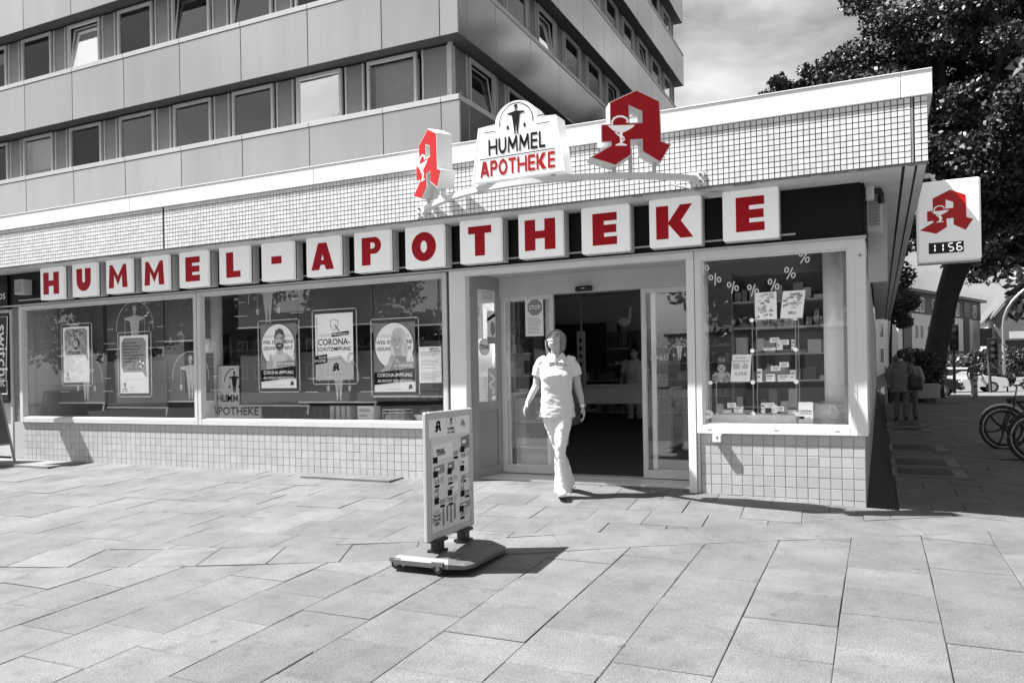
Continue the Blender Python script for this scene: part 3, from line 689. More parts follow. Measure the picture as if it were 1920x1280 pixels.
def letter_a(name, label, ang, h, m_red, cat='sign'):
    a = radians(ang); x = cx + (R0 + .02) * sin(a); y = cy - (R0 + .02) * cos(a)
    T = thing(name, label, cat, (x, y, 3.125), a, 'red pharmacy symbols on the roof rail')
    d = .17
    m = MB(); m.prism([[(p[0] * h, p[1] * h) for p in AP], [(p[0] * h, p[1] * h) for p in AH]], (0, -d / 2, .02), (1, 0, 0), (0, 0, 1), (0, d, 0)); m.build('body', mat('sign_side_white', .72, .4, .05, 3), T, True)
    k = .972
    def ins(L, e):
        n = len(L); o_ = []
        for i in range(n):
            p0, p1, p2 = L[i - 1], L[i], L[(i + 1) % n]
            d1 = Vector((p1[0] - p0[0], p1[1] - p0[1])).normalized(); d2 = Vector((p2[0] - p1[0], p2[1] - p1[1])).normalized()
            n1 = Vector((d1.y, -d1.x)); n2 = Vector((d2.y, -d2.x)); b = (n1 + n2); b = b / max(.3, (1 + n1.dot(n2)))
            o_.append((p1[0] + b.x * e, p1[1] + b.y * e))
        return o_
    m = MB(); m.prism([[(p[0] * h, p[1] * h) for p in ins(AP, .014)], [(p[0] * h, p[1] * h) for p in ins(AH, .014)]], (0, -d / 2 - .004, .02), (1, 0, 0), (0, 0, 1), (0, .003, 0)); fc = m.build('face', m_red, T, True)
    m = MB(); put(m, cup(), h, (0, -d / 2 - .007, .02), D=(0, .002, 0)); m.build('snake_and_bowl', acryl, fc, True)
    for u in (-.2, .02, .34): MB().box(u * h - .015, u * h + .015, -.02, .02, -.02, .2 if u == .02 else .06).build('foot', ltgrey, T, True)
    return T
letter_a('pharmacy_symbol', 'bright red gothic letter A sign turned to the left end of the curved rail', -36, .69, red2)
letter_a('pharmacy_symbol', 'dark red gothic letter A sign at the right end of the curved rail', 29, .69, red)
# centre name sign
NS = thing('name_sign', 'white trapezoid sign with arched top, a top-hatted water carrier and the pharmacy name', 'sign', (-3.06, 6.72, 3.10), radians(-2), None)
outl = [(-.49, 0), (.49, 0), (.41, .53), (.20, .545)] + [(.225 * cos(a), .53 + .20 * sin(a)) for a in [radians(5 + 170 * i / 16) for i in range(17)]] + [(-.20, .545), (-.41, .53)]
m = MB(); m.prism([outl], (0, 0, .02), (1, 0, 0), (0, 0, 1), (0, .20, 0)); m.build('cabinet', acryl, NS, True)
m = MB(); m.prism([[(p[0] * .965, .008 + p[1] * .978) for p in outl], [(p[0] * .957, .012 + p[1] * .971) for p in outl][::-1]], (0, -.002, .02), (1, 0, 0), (0, 0, 1), (0, .0015, 0)); m.build('edge_line', inkl, NS, True)
y = -.004; m = MB()
word(m, 'HUMMEL', .155, (-.30, y, .27), (1, 0, 0), (0, 0, 1), t=.21, b=.17, gap=.15, width=.60); m.build('lettering', ink, NS, True)
m = MB(); word(m, 'APOTHEKE', .15, (-.395, y, .07), (1, 0, 0), (0, 0, 1), t=.23, b=.18, gap=.13, width=.79); m.build('lettering', red2, NS, True)
m = MB(); m.prism([rect(-.40, .40, 0, .010)], (0, y, .238), (1, 0, 0), (0, 0, 1), (0, 0, 0)); put(m, man(), .285, (0, y, .43))
put(m, arch(0, 0, .175, .009), 1, (0, y, .55))
for a, b, z in ((-.29, -.225, .565), (-.345, -.215, .49), (.225, .29, .565), (.215, .345, .49)): m.prism([rect(a, b, 0, .009)], (0, y, z), (1, 0, 0), (0, 0, 1), (0, 0, 0))
m.build('emblem', ink, NS, True)
for u in (-.34, .34): MB().box(u - .02, u + .02, .06, .12, -.03, .02).build('foot', dark, NS, True)
# ================================================================== PROJECTING CLOCK SIGN
CS = thing('clock_sign', 'white projecting lightbox with red letter A and digital clock hanging from the roof edge', 'sign', (.7, 10.0, 2.44))
box('cabinet', acryl, CS, .405, 1.03, 9.93, 10.07, 2.445, 3.345, c=.02); box('trim', ltgrey, CS, .41, 1.025, 9.945, 10.055, 2.425, 2.444)
m = MB(); h = .475; m.prism([[(p[0] * h, p[1] * h) for p in AP], [(p[0] * h, p[1] * h) for p in AH]], (.695, 9.927, 2.755), (1, 0, 0), (0, 0, 1), (0, 0, 0)); a_ = m.build('letter', mat('red_print', rgb=(.62, .004, .008), rough=.3), CS)
m = MB(); put(m, cup(), h, (.695, 9.925, 2.755)); m.build('snake_and_bowl', acryl, a_)
ck = box('clock_display', black, CS, .52, .86, 9.922, 9.93, 2.535, 2.655)
SEG = {'1': 'bc', '5': 'afgcd', '6': 'afgedc'}
m = MB()
def seg(ch, x, z, w_, h_, t=.011):
    S = {'a': (0, h_, w_, h_), 'g': (0, h_ / 2, w_, h_ / 2), 'd': (0, 0, w_, 0), 'f': (0, h_ / 2, 0, h_), 'e': (0, 0, 0, h_ / 2), 'b': (w_, h_ / 2, w_, h_), 'c': (w_, 0, w_, h_ / 2)}
    for s_ in SEG[ch]:
        a, b, c, d = S[s_]; e = t * .5
        if a == c: m.prism([rect(x + a - t / 2, x + a + t / 2, z + b + e, z + d - e)], (0, 9.9195, 0), (1, 0, 0), (0, 0, 1), (0, 0, 0))
        else: m.prism([rect(x + a + e, x + c - e, z + b - t / 2, z + b + t / 2)], (0, 9.9195, 0), (1, 0, 0), (0, 0, 1), (0, 0, 0))
for ch, x in zip('1156', (.535, .615, .715, .795)): seg(ch, x, 2.555, .045, .082)
m.build('digits', mat('clock_digits', .8, .5, emit=.5), ck)
m = MB(); m.tube([(.38, 9.98, 3.30), (.46, 9.98, 3.43), (.54, 9.98, 3.43), (.60, 9.98, 3.34)], .02, 6); m.tube([(.38, 10.02, 3.42), (.6, 10.02, 3.42)], .018, 6); m.build('bracket', white, CS)
# ================================================================== VENT BOX, PIPES AT THE CORNER
VB = thing('vent_box', 'grey louvred ventilation box under the roof overhang at the building corner', 'vent', (-.05, 8.4, 2.55))
box('case', ltgrey, VB, -.09, .05, 8.22, 8.50, 2.58, 2.93, c=.01)
for i in range(9): box('slat', grey, VB, -.06, .025, 8.205, 8.22, 2.63 + i * .032, 2.645 + i * .032)
box('mount', white, VB, -.095, -.02, 8.10, 8.2, 2.86, 2.985, c=.008)
m = MB(); m.tube([(-.03, 8.15, 2.94), (.03, 8.15, 2.94), (.04, 8.15, 2.9), (.04, 8.2, 2.84)], .028, 8); m.build('elbow_pipe', black, VB)
DP = thing('roller_shutter_guide', 'light grey vertical shutter guide on the side wall below the vent', 'shutter guide', (.0, 8.9, 2.0)); m = MB(); m.box(-.09, .09, 8.78, 8.9, 2.15, 2.93, c=.006); m.build('guide', ltgrey, DP); box('louvre', grey, DP, -.09, .07, 8.9, 9.6, 2.3, 2.9)
# lever switch box under the display frame
KB = thing('key_switch', 'small white key switch box on tiles under the display window', 'switch', (-1.45, 7.87, .58)); box('case', white, KB, -1.495, -1.415, 7.81, 7.884, .575, .654, c=.005); m = MB(); m.prism([circ(0, 0, .012, 12)], (-1.452, 7.8085, .625), (1, 0, 0), (0, 0, 1), (0, 0, 0)); m.prism([rect(-.004, .004, -.022, -.008)], (-1.452, 7.8085, .625), (1, 0, 0), (0, 0, 1), (0, 0, 0)); m.build('keyhole', inkg, KB)
# ================================================================== NEIGHBOUR AT THE LEFT
SB = thing('speaker_box', 'small grey ribbed box on the black sign band left of the letters', 'box', (-12.2, 7.8, 2.6)); box('case', ltgrey, SB, -12.08, -11.88, 7.72, 7.879, 2.63, 2.86, c=.008)
for i in range(7): box('rib', grey, SB, -12.065, -11.895, 7.712, 7.72, 2.66 + i * .026, 2.672 + i * .026)
DX = .19
NB = thing('neighbour_shop', 'dark neighbouring shop front with black sign band at the left edge', 'shop', (-14, 7.9, 0))
box('sign_band', mat('black_gloss_panel'), NB, -15.5, -12.455, 7.85, 7.95, 2.44, 2.981); m = MB(); txt(m, '-os', .2, (-12.50, 7.845, 2.60), align='r', bold=.005); m.build('lettering', paper, NB)
box('door_panel', mat('dark_door', .03, .2), NB, -14.5, -12.47, 7.95, 8.0, .1, 2.43); box('frame', ltgrey, NB, -12.47, -12.415, 7.88, 8.0, .05, 2.43, c=.006); box('frame', ltgrey, NB, -15.5, -12.475, 7.88, 7.95, 2.38, 2.435); box('lower_panel', ltgrey, NB, -14.5, -12.475, 7.945, 7.95, .1, .95)
SG = thing('shop_sign', 'black vertical sign with white outline reading switch it beside the door', 'sign', (-13.0, 7.9, 1.2))
box('board', black, SG, -13.1, -12.475, 7.855, 7.875, 1.0, 2.36); m = MB(); txt(m, 'switch', .34, (-12.72, 7.852, 2.20), (0, 0, -1), (1, 0, 0), bold=.01, width=.82); txt(m, 'it', .22, (-12.67, 7.852, 1.22), (1, 0, 0), (0, 0, 1), bold=.01)
m.prism(stroke([(-.34, 2.32), (-.66, 2.32), (-.58, 1.34), (-.40, 1.34)], .02, True), (-12.13, 7.853, 0), (1, 0, 0), (0, 0, 1), (0, 0, 0)); m.prism(stroke([(-.38, 1.31), (-.62, 1.31), (-.62, 1.10), (-.38, 1.10)], .02, True), (-12.13, 7.853, 0), (1, 0, 0), (0, 0, 1), (0, 0, 0)); m.build('lettering', paper, SG)
PS = thing('projecting_sign', 'boxy projecting sign on the neighbouring shop fascia at the left edge', 'sign', (-12.85, 7.1, 3.05)); box('cabinet', acryl, PS, -12.92, -12.78, 6.75, 7.30, 2.97, 3.55, c=.01); box('arm', ltgrey, PS, -12.87, -12.83, 7.30, 7.41, 3.2, 3.26)
# A-board, seen in part at the left edge
AB = thing('a_board', 'folding A-frame board standing at the left edge before the tiled wall', 'sandwich board', (-12.25, 7.45, ground(-12.25, 7.45)))
for s, nm in ((1, 'front'), (-1, 'back')):
    m = MB(); top = Vector((-12.2, 0, 1.06)); zb = .0
    for yy in (6.9, 7.55):
        m.tube([(top.x, yy, 1.12), (top.x + s * .34, yy, .05)], .019, 6)
    m.tube([(top.x, 6.9, 1.12), (top.x, 7.55, 1.12)], .019, 6); m.tube([(top.x + s * .25, 6.9, .35), (top.x + s * .25, 7.55, .35)], .016, 6); m.tube([(top.x + s * .12, 6.9, .74), (top.x + s * .12, 7.55, .74)], .012, 6)
    L_ = m.build('frame', grey, AB); m = MB()
    q = [(top.x + s * .012, 6.92, 1.10), (top.x + s * .012, 7.53, 1.10), (top.x + s * .245, 7.53, .36), (top.x + s * .245, 6.92, .36)]
    m.add(q + [(a + s * .012, b, c) for a, b, c in q], [(0, 1, 2, 3), (7, 6, 5, 4), (0, 4, 5, 1), (1, 5, 6, 2), (2, 6, 7, 3), (3, 7, 4, 0)]); m.build('board', mat('board_dark', .1, .35, .05, 4), L_)
# low entrance steps and cellar covers let into the pavement
tag(box('step', mat('step_stone', .2, .8, .15, 5), None, -12.9, -10.75, 7.3, 7.86, .03, .075), 'low dark stone step slab in front of the tiled wall at left', 'step')
cv = thing('cellar_cover', 'flat rectangular concrete cellar cover at foot of the tiled wall', 'cover', (-5.8, 7.7, .06)); box('lid', SLAB, cv, -6.42, -5.12, 7.56, 7.86, .03, .082, c=.004)
for i, (y0, y1) in enumerate(((10.5, 11.25), (11.5, 12.4), (13.6, 14.6), (17.8, 18.6), (19.2, 20.0))):
    g = thing('cellar_grate', 'dark cellar light-well grate in the side pavement, %s from the front corner' % ['first', 'second', 'third', 'fourth', 'fifth'][i], 'grate', (.2, y0, 0)); z = ground(.3, y0)
    box('frame', mat('grate_stone', .2, .9, .1, 5), g, .12, .92, y0, y1, z - .02, z + .012); box('mesh', black, g, .18, .78, y0 + .08, y1 - .08, z, z + .018)
mh = thing('manhole_cover', 'round iron manhole cover in the shaded side pavement', 'manhole cover', (1.55, 13.6, ground(1.5, 13.6))); MB().cyl((1.55, 13.6, ground(1.5, 13.6) - .02), .42, .034, 28).build('lid', mat('cast_iron', .12, .5, .2, 30, metal=.4), mh)
# ================================================================== ROLLER BLINDS behind the left windows
BL = mat('grey_blind_fabric', .12, .8, .05, 2); LOGO = mat('blind_print', .62, .8)
def blind(x0, x1, z0, z1, label, logo=None, y=8.3):
    B = thing('roller_blind', label, 'blind', ((x0 + x1) / 2, y, z0), 0, 'grey printed roller blinds in the left windows')
    box('fabric', BL, B, x0, x1, y, y + .006, z0, z1); box('bottom_rod', ltgrey, B, x0 - .01, x1 + .02, y - .008, y + .014, z0 - .022, z0)
    m = MB(); m.tube([(x1 + .0, y, z0 - .02), (x1 + .0, y - .02, z0 - .13)], .012, 6); m.build('pull', ltgrey, B)
    if logo:
        lx, lz, h = logo; m = MB(); put(m, man(), h, (lx, y - .003, lz)); put(m, arch(0, 0, h * .58, .012), 1, (lx, y - .003, lz + h * .52))
        for a, b, dz in ((-.9, -.68, .50), (-1.0, -.62, .18), (.68, .9, .50), (.62, 1.0, .18)): m.prism([rect(a * h, b * h, 0, .012)], (lx, y - .003, lz + dz * h), (1, 0, 0), (0, 0, 1), (0, 0, 0))
        # keep the print on the cloth
        m.build('printed_emblem', LOGO, B)
    return B
blind(-11.90, -10.85, 1.70, 2.46, 'grey roller blind, upper left in the leftmost window'); blind(-11.90, -10.85, .95, 1.66, 'grey roller blind low behind the clock poster', (-11.25, 1.0, .62))
blind(-10.76, -9.55, 1.77, 2.47, 'grey roller blind with emblem above the speech-bubble delivery poster', (-10.15, 1.72, .68)); blind(-10.78, -9.50, .88, 1.57, 'plain grey roller blind low behind the delivery poster')
blind(-9.52, -8.62, 1.85, 2.47, 'short plain grey roller blind, upper right in the leftmost window'); blind(-9.62, -8.62, .97, 1.65, 'grey roller blind with emblem, lower right in the leftmost window', (-9.06, 1.0, .62), 8.34)
blind(-8.09, -7.05, 1.99, 2.47, 'grey roller blind with emblem above the bearded man poster', (-7.55, 2.03, .60)); blind(-8.10, -6.92, .91, 1.59, 'plain grey roller blind low behind the bearded man poster', None, 8.34)
blind(-7.03, -5.83, 1.96, 2.47, 'grey roller blind behind the shield poster, upper part'); blind(-7.04, -5.81, .96, 1.61, 'grey roller blind with emblem behind the shield poster, lower part', (-6.38, .98, .55))
blind(-5.82, -4.80, 1.91, 2.47, 'grey roller blind above the long-haired woman poster'); blind(-5.82, -4.80, 1.03, 1.70, 'grey roller blind low behind the long-haired woman poster')
# ================================================================== POSTERS
def poster(x0, z0, label, draw, w_=.59, h_=.845, y=8.05):
    P = thing('poster', label, 'poster', (x0 + w_ / 2, y, z0), 0, 'posters hung in the left windows')
    box('sheet', paper, P, x0, x0 + w_, y, y + .003, z0, z0 + h_)
    m = MB(); a, b, c, d = x0 - .05, x0 + w_ + .05, z0 - .05, z0 + h_ + .05
    for p, q in (((a, c), (b, c)), ((b, c), (b, d)), ((b, d), (a, d)), ((a, d), (a, c))): m.tube([(p[0], y + .01, p[1]), (q[0], y + .01, q[1])], .0065, 6)
    m.build('rod_frame', ltgrey, P); m = MB()
    for p in ((a, c), (b, c), (b, d), (a, d)): m.ball((p[0], y + .01, p[1]), .013, 8, 6)
    for p in (a, b): m.tube([(p, y + .01, d), (p, y + .01, 2.55)], .0012, 3)
    m.build('corner_clip', dark, P)
    LY = {}; cnt = [0]
    def L(k, polys=None, t=None, lev=1):
        mb = LY.setdefault((k, lev), MB())
        for q in (polys or []): cnt[0] += 1; put(mb, [q], 1, Vector((x0, y - .0012 * lev - .00002 * cnt[0], z0)))
        if t: cnt[0] += 1; txt(mb, t[0], t[1], Vector((x0 + t[2], y - .0012 * lev - .00002 * cnt[0], z0 + t[3])), bold=min(.012, t[4]) if len(t) > 4 else 0, align=t[5] if len(t) > 5 else 'l', width=t[6] if len(t) > 6 else None)
    draw(L, w_, h_)
    K = dict(k=ink, g=inkg, l=inkl, w=paper, s=mat('print_skin', .46, .6, .25, 9), h=mat('print_hair', .06, .6, .5, 60), b=mat('print_blond', .6, .6, .45, 45, streak=True), v=mat('print_mid', .20, .6), f=mat('print_pale', .62, .6))
    for (k, lev), mb in LY.items():
        if mb.v: stuff(mb.build('print', K[k], P, fix=False))
    return P
def bubble(r=.25, cx_=.295, cz=.56, tail=True):
    return [[circ(cx_, cz, r, 36, ry=r * 1.02)]] + ([[[(cx_ + r * .45, cz - r * .8), (cx_ + r * .97, cz - r * .35), (cx_ + r * 1.03, cz - r * 1.2)]]] if tail else [])
def logo_foot(L, w_):
    L('k', man()and [[[(p[0] * .09 + .10, p[1] * .09 + .075) for p in l] for l in lo] for lo in man()]); L('k', t=('HUMMEL', .03, .10, .052, .02, 'c', .11)); L('k', t=('APOTHEKE', .026, .10, .025, .02, 'c', .13))
    for i, s in enumerate(('Hummel-Apotheke', '22041 Hamburg', 'Tel. 040', 'www.hummel-apotheke.de')): L('g', t=(s, .016, .2, .085 - i * .02, .0, 'l'))
def d1(L, w_, h_):
    L('g', [[[(.06, .42), (.5, .42), (.57, .32), (.55, .5), (.55, .78), (.5, .82), (.08, .82), (.035, .77), (.035, .5)]]])
    for i, (s, z) in enumerate((('Verfügbar', .775), ('an 7 Tagen in der Woche', .74), ('365 Tage im Jahr!', .705), ('...ist unser Bestellportal für', .455), ('Sie erreichbar!', .425))): L('k', t=(s, .034, .295, z, .01, 'c'), lev=2)
    L('k', [[circ(.295, .585, .085, 24)]], lev=2); L('g', [[circ(.295, .585, .055, 20)]], lev=3); L('k', [[rect(.289, .301, .585, .635)], [rect(.295, .325, .58, .59)]], lev=4)
    for k in range(12): a = k * pi / 6; L('g', [[circ(.295 + .07 * cos(a), .585 + .07 * sin(a), .007, 6)]], lev=3)
    logo_foot(L, w_)
def d2(L, w_, h_):
    L('g', [[[(.07, .31), (.47, .31), (.56, .22), (.545, .4), (.545, .76), (.48, .81), (.09, .81), (.035, .74), (.035, .4)]]])
    for i, s in enumerate(('Bestellen Sie Ihre', 'Medikamente einfach per', 'E-Mail, telefonisch oder', 'mit unserer App bis', '18:00 Uhr und unsere Boten', 'noch am gleichen Tag', 'kommen liefern!')): L('k', t=(s, .038, .075, .725 - i * .045, .012), lev=2)
    L('k', t=('Wir sind für Sie da!', .036, .30, .345, .02, 'c'), lev=2)
    for k in range(7): a = k * 1.1; L('h' if k % 2 else 'w', [[circ(.45 + .035 * cos(a), .43 + .04 * sin(a), .022, 8)]], lev=2 + k % 2)
    L('g', t=('Gültig für alle vorrätigen Arzneimittel und Produkte', .016, .295, .205, 0, 'c')); L('g', t=('solange der Vorrat reicht', .014, .06, .185))
    logo_foot(L, w_)
def corona(L, fig):
    L('v', [[rect(0, .59, 0.12, .845)]] if fig == 'w' else [[rect(0, .59, .12, .845)]]); L('w', bubble(.275, .295, .56), lev=2)
    L('k', [[l for l in stroke(circ(.30, .555, .285, 36), .006, True)]], lev=3) if False else L('k', [stroke(circ(.30, .556, .287, 36), .005, True)], lev=3)
    L('l', t=('CORONA-IMPFUNG:', .05, .295, .665, .01, 'c', .46), lev=3); L('k', t=('WEIL ES UM MEINE', .062, .295, .585, .025, 'c', .52), lev=3); L('k', t=('GESUNDHEIT GEHT', .062, .295, .505, .025, 'c', .50), lev=3)
    L('k', [[[(0, .085), (.59, .14), (.59, .29), (0, .235)]]], lev=7); L('w', t=('CORONA-IMPFUNG', .062, .30, .185, .02, 'c', .5), lev=8); L('w', t=('AB SOFORT HIER MÖGLICH', .045, .30, .12, .02, 'c', .5), lev=8)
    L('g', [[[(.28, .275), (.58, .30), (.58, .365), (.28, .345)]]], lev=7); L('w', t=('AUCH BOOSTER', .042, .43, .305, .02, 'c', .27), lev=8)
    L('k', [[[(p[0] * .06 + .52, p[1] * .06 + .03) for p in AP], [(p[0] * .06 + .52, p[1] * .06 + .03) for p in AH]]], lev=3); L('g', t=('APOTHEKER KAMMER HAMBURG', .014, .29, .03, 0, 'c'), lev=3)
def d3(L, w_, h_):
    corona(L, 'm')
    # bearded man, thumb up
    L('f', [[[(.13, .24), (.16, .40), (.24, .45), (.36, .47), (.46, .44), (.52, .36), (.54, .24)]]], lev=4)
    L('s', [[[(.42, .45), (.49, .43), (.54, .34), (.55, .24), (.44, .24)]]], lev=5); L('s', [[rect(.27, .38, .44, .52)]], lev=4); L('s', [[circ(.325, .62, .082, 24, ry=.115)]], lev=5)
    L('h', [[[(.245, .60), (.24, .68), (.26, .755), (.32, .785), (.38, .765), (.41, .70), (.405, .61), (.385, .69), (.33, .72), (.27, .69)]]], lev=6)
    L('h', [[[(.25, .60), (.275, .585), (.33, .60), (.375, .585), (.40, .60), (.39, .53), (.33, .49), (.27, .525)]]], lev=6); L('w', [[[(.30, .562), (.35, .562), (.34, .552), (.31, .552)]]], lev=7); L('g', [[[(.355, .68), (.40, .66), (.40, .60), (.37, .58), (.35, .62)]]], lev=6)
    L('h', [[rect(.275, .315, .655, .663)], [rect(.34, .38, .655, .663)], [circ(.295, .640, .005, 8)], [circ(.36, .640, .005, 8)]], lev=7)
    L('s', [[[(.10, .24), (.10, .33), (.15, .365), (.155, .44), (.185, .45), (.195, .38), (.22, .36), (.21, .27), (.17, .24)]]], lev=6); L('v', stroke([(.15, .345), (.215, .345)], .004) and [stroke([(.15, .34), (.215, .34)], .004)] + [stroke([(.15, .315), (.215, .312)], .004)], lev=7)
def d5(L, w_, h_):
    corona(L, 'w')
    L('b', [[[(.25, .44), (.24, .60), (.27, .73), (.34, .785), (.42, .765), (.47, .68), (.49, .55), (.48, .40), (.43, .43), (.30, .45)]]], lev=4)
    L('s', [[circ(.345, .60, .078, 24, ry=.112)], [rect(.31, .40, .42, .52)]], lev=5); L('b', [[[(.26, .60), (.29, .70), (.36, .72), (.42, .60), (.43, .73), (.36, .78), (.29, .75)]]], lev=6)
    L('w', [[[(.325, .548), (.368, .552), (.355, .535), (.335, .535)]]], lev=6); L('l', [[[(.385, .67), (.42, .62), (.41, .55), (.385, .53), (.39, .60)]]], lev=6); L('h', [[rect(.295, .33, .635, .642)], [rect(.36, .395, .635, .642)], [circ(.315, .620, .005, 8)], [circ(.377, .620, .005, 8)]], lev=6)
    L('g', [[[(.22, .24), (.28, .42), (.36, .44), (.46, .43), (.50, .24)]]], lev=5); L('s', [[[(.30, .41), (.36, .40), (.42, .25), (.33, .25)]]], lev=6)
    L('s', [[[(.08, .24), (.20, .34), (.24, .44), (.30, .45), (.30, .40), (.22, .24)]]], lev=6); L('v', [stroke([(.24, .43), (.295, .425)], .004), stroke([(.24, .41), (.295, .405)], .004)], lev=7)
def d4(L, w_, h_):
    L('l', [[[(0, 0), (.59, 0), (.59, .26), (.49, .20), (.40, .29), (0, .25)]]]); L('k', [stroke([(.03, .80), (.03, .27), (.40, .30), (.49, .21), (.52, .33), (.59, .34)], .006)], lev=2); L('k', [stroke([(.05, .25), (.39, .275), (.49, .18), (.54, .31), (.59, .32)], .005)], lev=2)
    L('k', [stroke([(.30, .77), (.36, .75), (.36, .68), (.30, .63), (.245, .68), (.245, .75)], .006, True), stroke([(.31, .70), (.35, .65), (.38, .62)], .012)], lev=2)
    L('l', t=('AB SOFORT', .042, .06, .555, .015, 'l', .18), lev=2); L('k', [[[(.26, .545), (.53, .565), (.53, .615), (.26, .595)]]], lev=2); L('w', t=('HIER MÖGLICH', .04, .395, .565, .02, 'c', .24), lev=3)
    L('k', t=('CORONA-', .115, .295, .445, .03, 'c', .50), lev=2); L('k', t=('SCHUTZIMPFUNG', .068, .295, .37, .022, 'c', .51), lev=2)
    L('k', [[[(0, .20), (.19, .22), (.185, .33), (0, .31)]]], lev=3); L('w', t=('AUCH', .042, .17, .275, .02, 'r'), lev=4); L('w', t=('BOOSTER', .042, .17, .232, .02, 'r'), lev=4)
    L('k', [[[(p[0] * .11 + .32, p[1] * .11 + .11) for p in AP], [(p[0] * .11 + .32, p[1] * .11 + .11) for p in AH]]], lev=3); L('g', t=('APOTHEKERKAMMER HAMBURG', .016, .32, .07, 0, 'c'), lev=3)
poster(-11.43, 1.265, 'white poster with grey speech bubble and a clock in the leftmost window', d1); poster(-10.17, 1.09, 'white poster with grey speech bubble of text in the leftmost window', d2)
poster(-7.46, 1.145, 'vaccination poster with a bearded man giving a thumbs-up', d3); poster(-6.55, 1.24, 'white vaccination poster with a shield and large black lettering', d4); poster(-5.645, 1.085, 'vaccination poster with a long-haired woman showing her upper arm', d5)
def sheet(x0, z0, w_, h_, label, y=8.03, lines=14, cat='notice', m_=paper, seed=1, qr=False, tilt=0):
    S = thing('paper_notice', label, cat, (x0 + w_ / 2, y, z0)); box('sheet', m_, S, x0, x0 + w_, y, y + .002, z0, z0 + h_); r = random.Random(seed); m = MB()
    for i in range(lines):
        z = z0 + h_ * .93 - i * h_ * .88 / lines; l = r.uniform(.4, .85) * w_
        if r.random() < .18: continue
        m.prism([rect(x0 + w_ * .08, x0 + w_ * .08 + l, z - h_ * .25 / lines, z + h_ * .12 / lines)], (0, y - .0012, 0), (1, 0, 0), (0, 0, 1), (0, 0, 0))
    m.build('print', inkl, S); return S
S = sheet(-4.985, 1.19, .305, .43, 'white notice sheet with small print at right of the woman poster', lines=22, seed=4); m = MB(); txt(m, 'ANMELDUNG', .03, (-4.84, 8.0275, 1.585), bold=.01, width=.12); txt(m, 'ZUM CORONA-TEST', .03, (-4.84, 8.0275, 1.555), bold=.01, width=.15); m.build('heading', ink, S)
# sign panel with the shop name seen through the second window
WS = thing('window_sign', 'white board with cropped black shop name behind the second window column', 'sign', (-8.2, 8.4, .74))
box('board', mat('board_white', .6, .6), WS, -8.62, -7.82, 8.42, 8.44, .72, .915); box('upper_board', mat('board_white'), WS, -8.62, -8.22, 8.421, 8.44, .917, 1.46)
m = MB(); txt(m, 'APOTHEKE', .16, (-7.86, 8.415, .765), bold=.012, align='r', width=.88); txt(m, 'HUMM', .15, (-8.235, 8.415, .95), bold=.012, align='r', width=.40)
put(m, man(), .30, (-8.30, 8.415, 1.08)); put(m, [[l] for l in stroke(circ(-8.30, 1.24, .18, 12, pi, pi * .5), .012)], 1, (0, 8.415, 0)); m.build('lettering', ink, WS)
# ================================================================== DISPLAY GOODS behind the second window
rg = random.Random(21)
def pack(name, label, x, y, z, w_, d, h, m_, grp, cat='package', lines=True):
    P = thing(name, label, cat, (x, y, z), rg.uniform(-.12, .12), grp)
    MB().box(-w_ / 2, w_ / 2, -d / 2, d / 2, 0, h, c=.003).build('carton', m_, P, True)
    if lines:
        m = MB(); m.prism([rect(-w_ * .4, w_ * .3, h * .62, h * .8)], (0, -d / 2 - .001, 0), (1, 0, 0), (0, 0, 1), (0, 0, 0)); m.prism([rect(-w_ * .4, w_ * .1, h * .3, h * .42)], (0, -d / 2 - .001, 0), (1, 0, 0), (0, 0, 1), (0, 0, 0)); m.build('print', inkg if m_ is not dark else inkl, P, True)
    return P
for i in range(4): pack('binder', 'tall grey carton, %s of the row of four low in the second window' % ['leftmost', 'second', 'third', 'rightmost'][i], -6.42 + i * .085, 8.3, .716, .06, .2, .19, grey, 'row of four grey cartons in the second window')
pack('gift_bag', 'grey paper carton beside the four tall ones in the second window', -5.88, 8.25, .716, .26, .14, .19, ltgrey, None)
bk = thing('wire_basket', 'small wire basket of goods at the right of the second window', 'basket', (-5.45, 8.25, .716)); m = MB()
for z in (.74, .82, .86): m.tube([(-5.6, 8.15, z), (-5.3, 8.15, z), (-5.3, 8.35, z), (-5.6, 8.35, z), (-5.6, 8.15, z)], .006, 4)
for x in (-5.6, -5.5, -5.4, -5.3): m.tube([(x, 8.15, .72), (x, 8.15, .86)], .004, 4); m.tube([(x, 8.35, .72), (x, 8.35, .86)], .004, 4)
m.build('wires', ltgrey, bk); box('goods', grey, bk, -5.58, -5.32, 8.17, 8.33, .72, .80)
mo = thing('paper_boat_tray', 'white open tray with dark goods low in the second window', 'tray', (-5.05, 8.25, .716)); m = MB(); m.loft([((-5.05, 8.25, .718), .10, .06, (1, 0, 0), (0, 1, 0)), ((-5.05, 8.25, .80), .15, .09, (1, 0, 0), (0, 1, 0))], 16); m.build('tray', paper, mo); m = MB(); m.ball((-5.03, 8.25, .82), (.1, .06, .055)); m.build('goods', dark, mo, smooth=True)
for i, (x, h) in enumerate(((-4.72, .14), (-4.64, .12))): bt = thing('bottle', 'small pump bottle at the right end of the second window, %s one' % ('left' if i == 0 else 'right'), 'bottle', (x, 8.2, .716)); m = MB(); m.loft([((x, 8.2, .717), .024, .024, (1, 0, 0), (0, 1, 0)), ((x, 8.2, .717 + h * .7), .024, .024, (1, 0, 0), (0, 1, 0)), ((x, 8.2, .717 + h * .8), .009, .009, (1, 0, 0), (0, 1, 0)), ((x, 8.2, .717 + h), .009, .009, (1, 0, 0), (0, 1, 0))], 12); m.build('flask', ltgrey, bt, smooth=True)
MATW = white
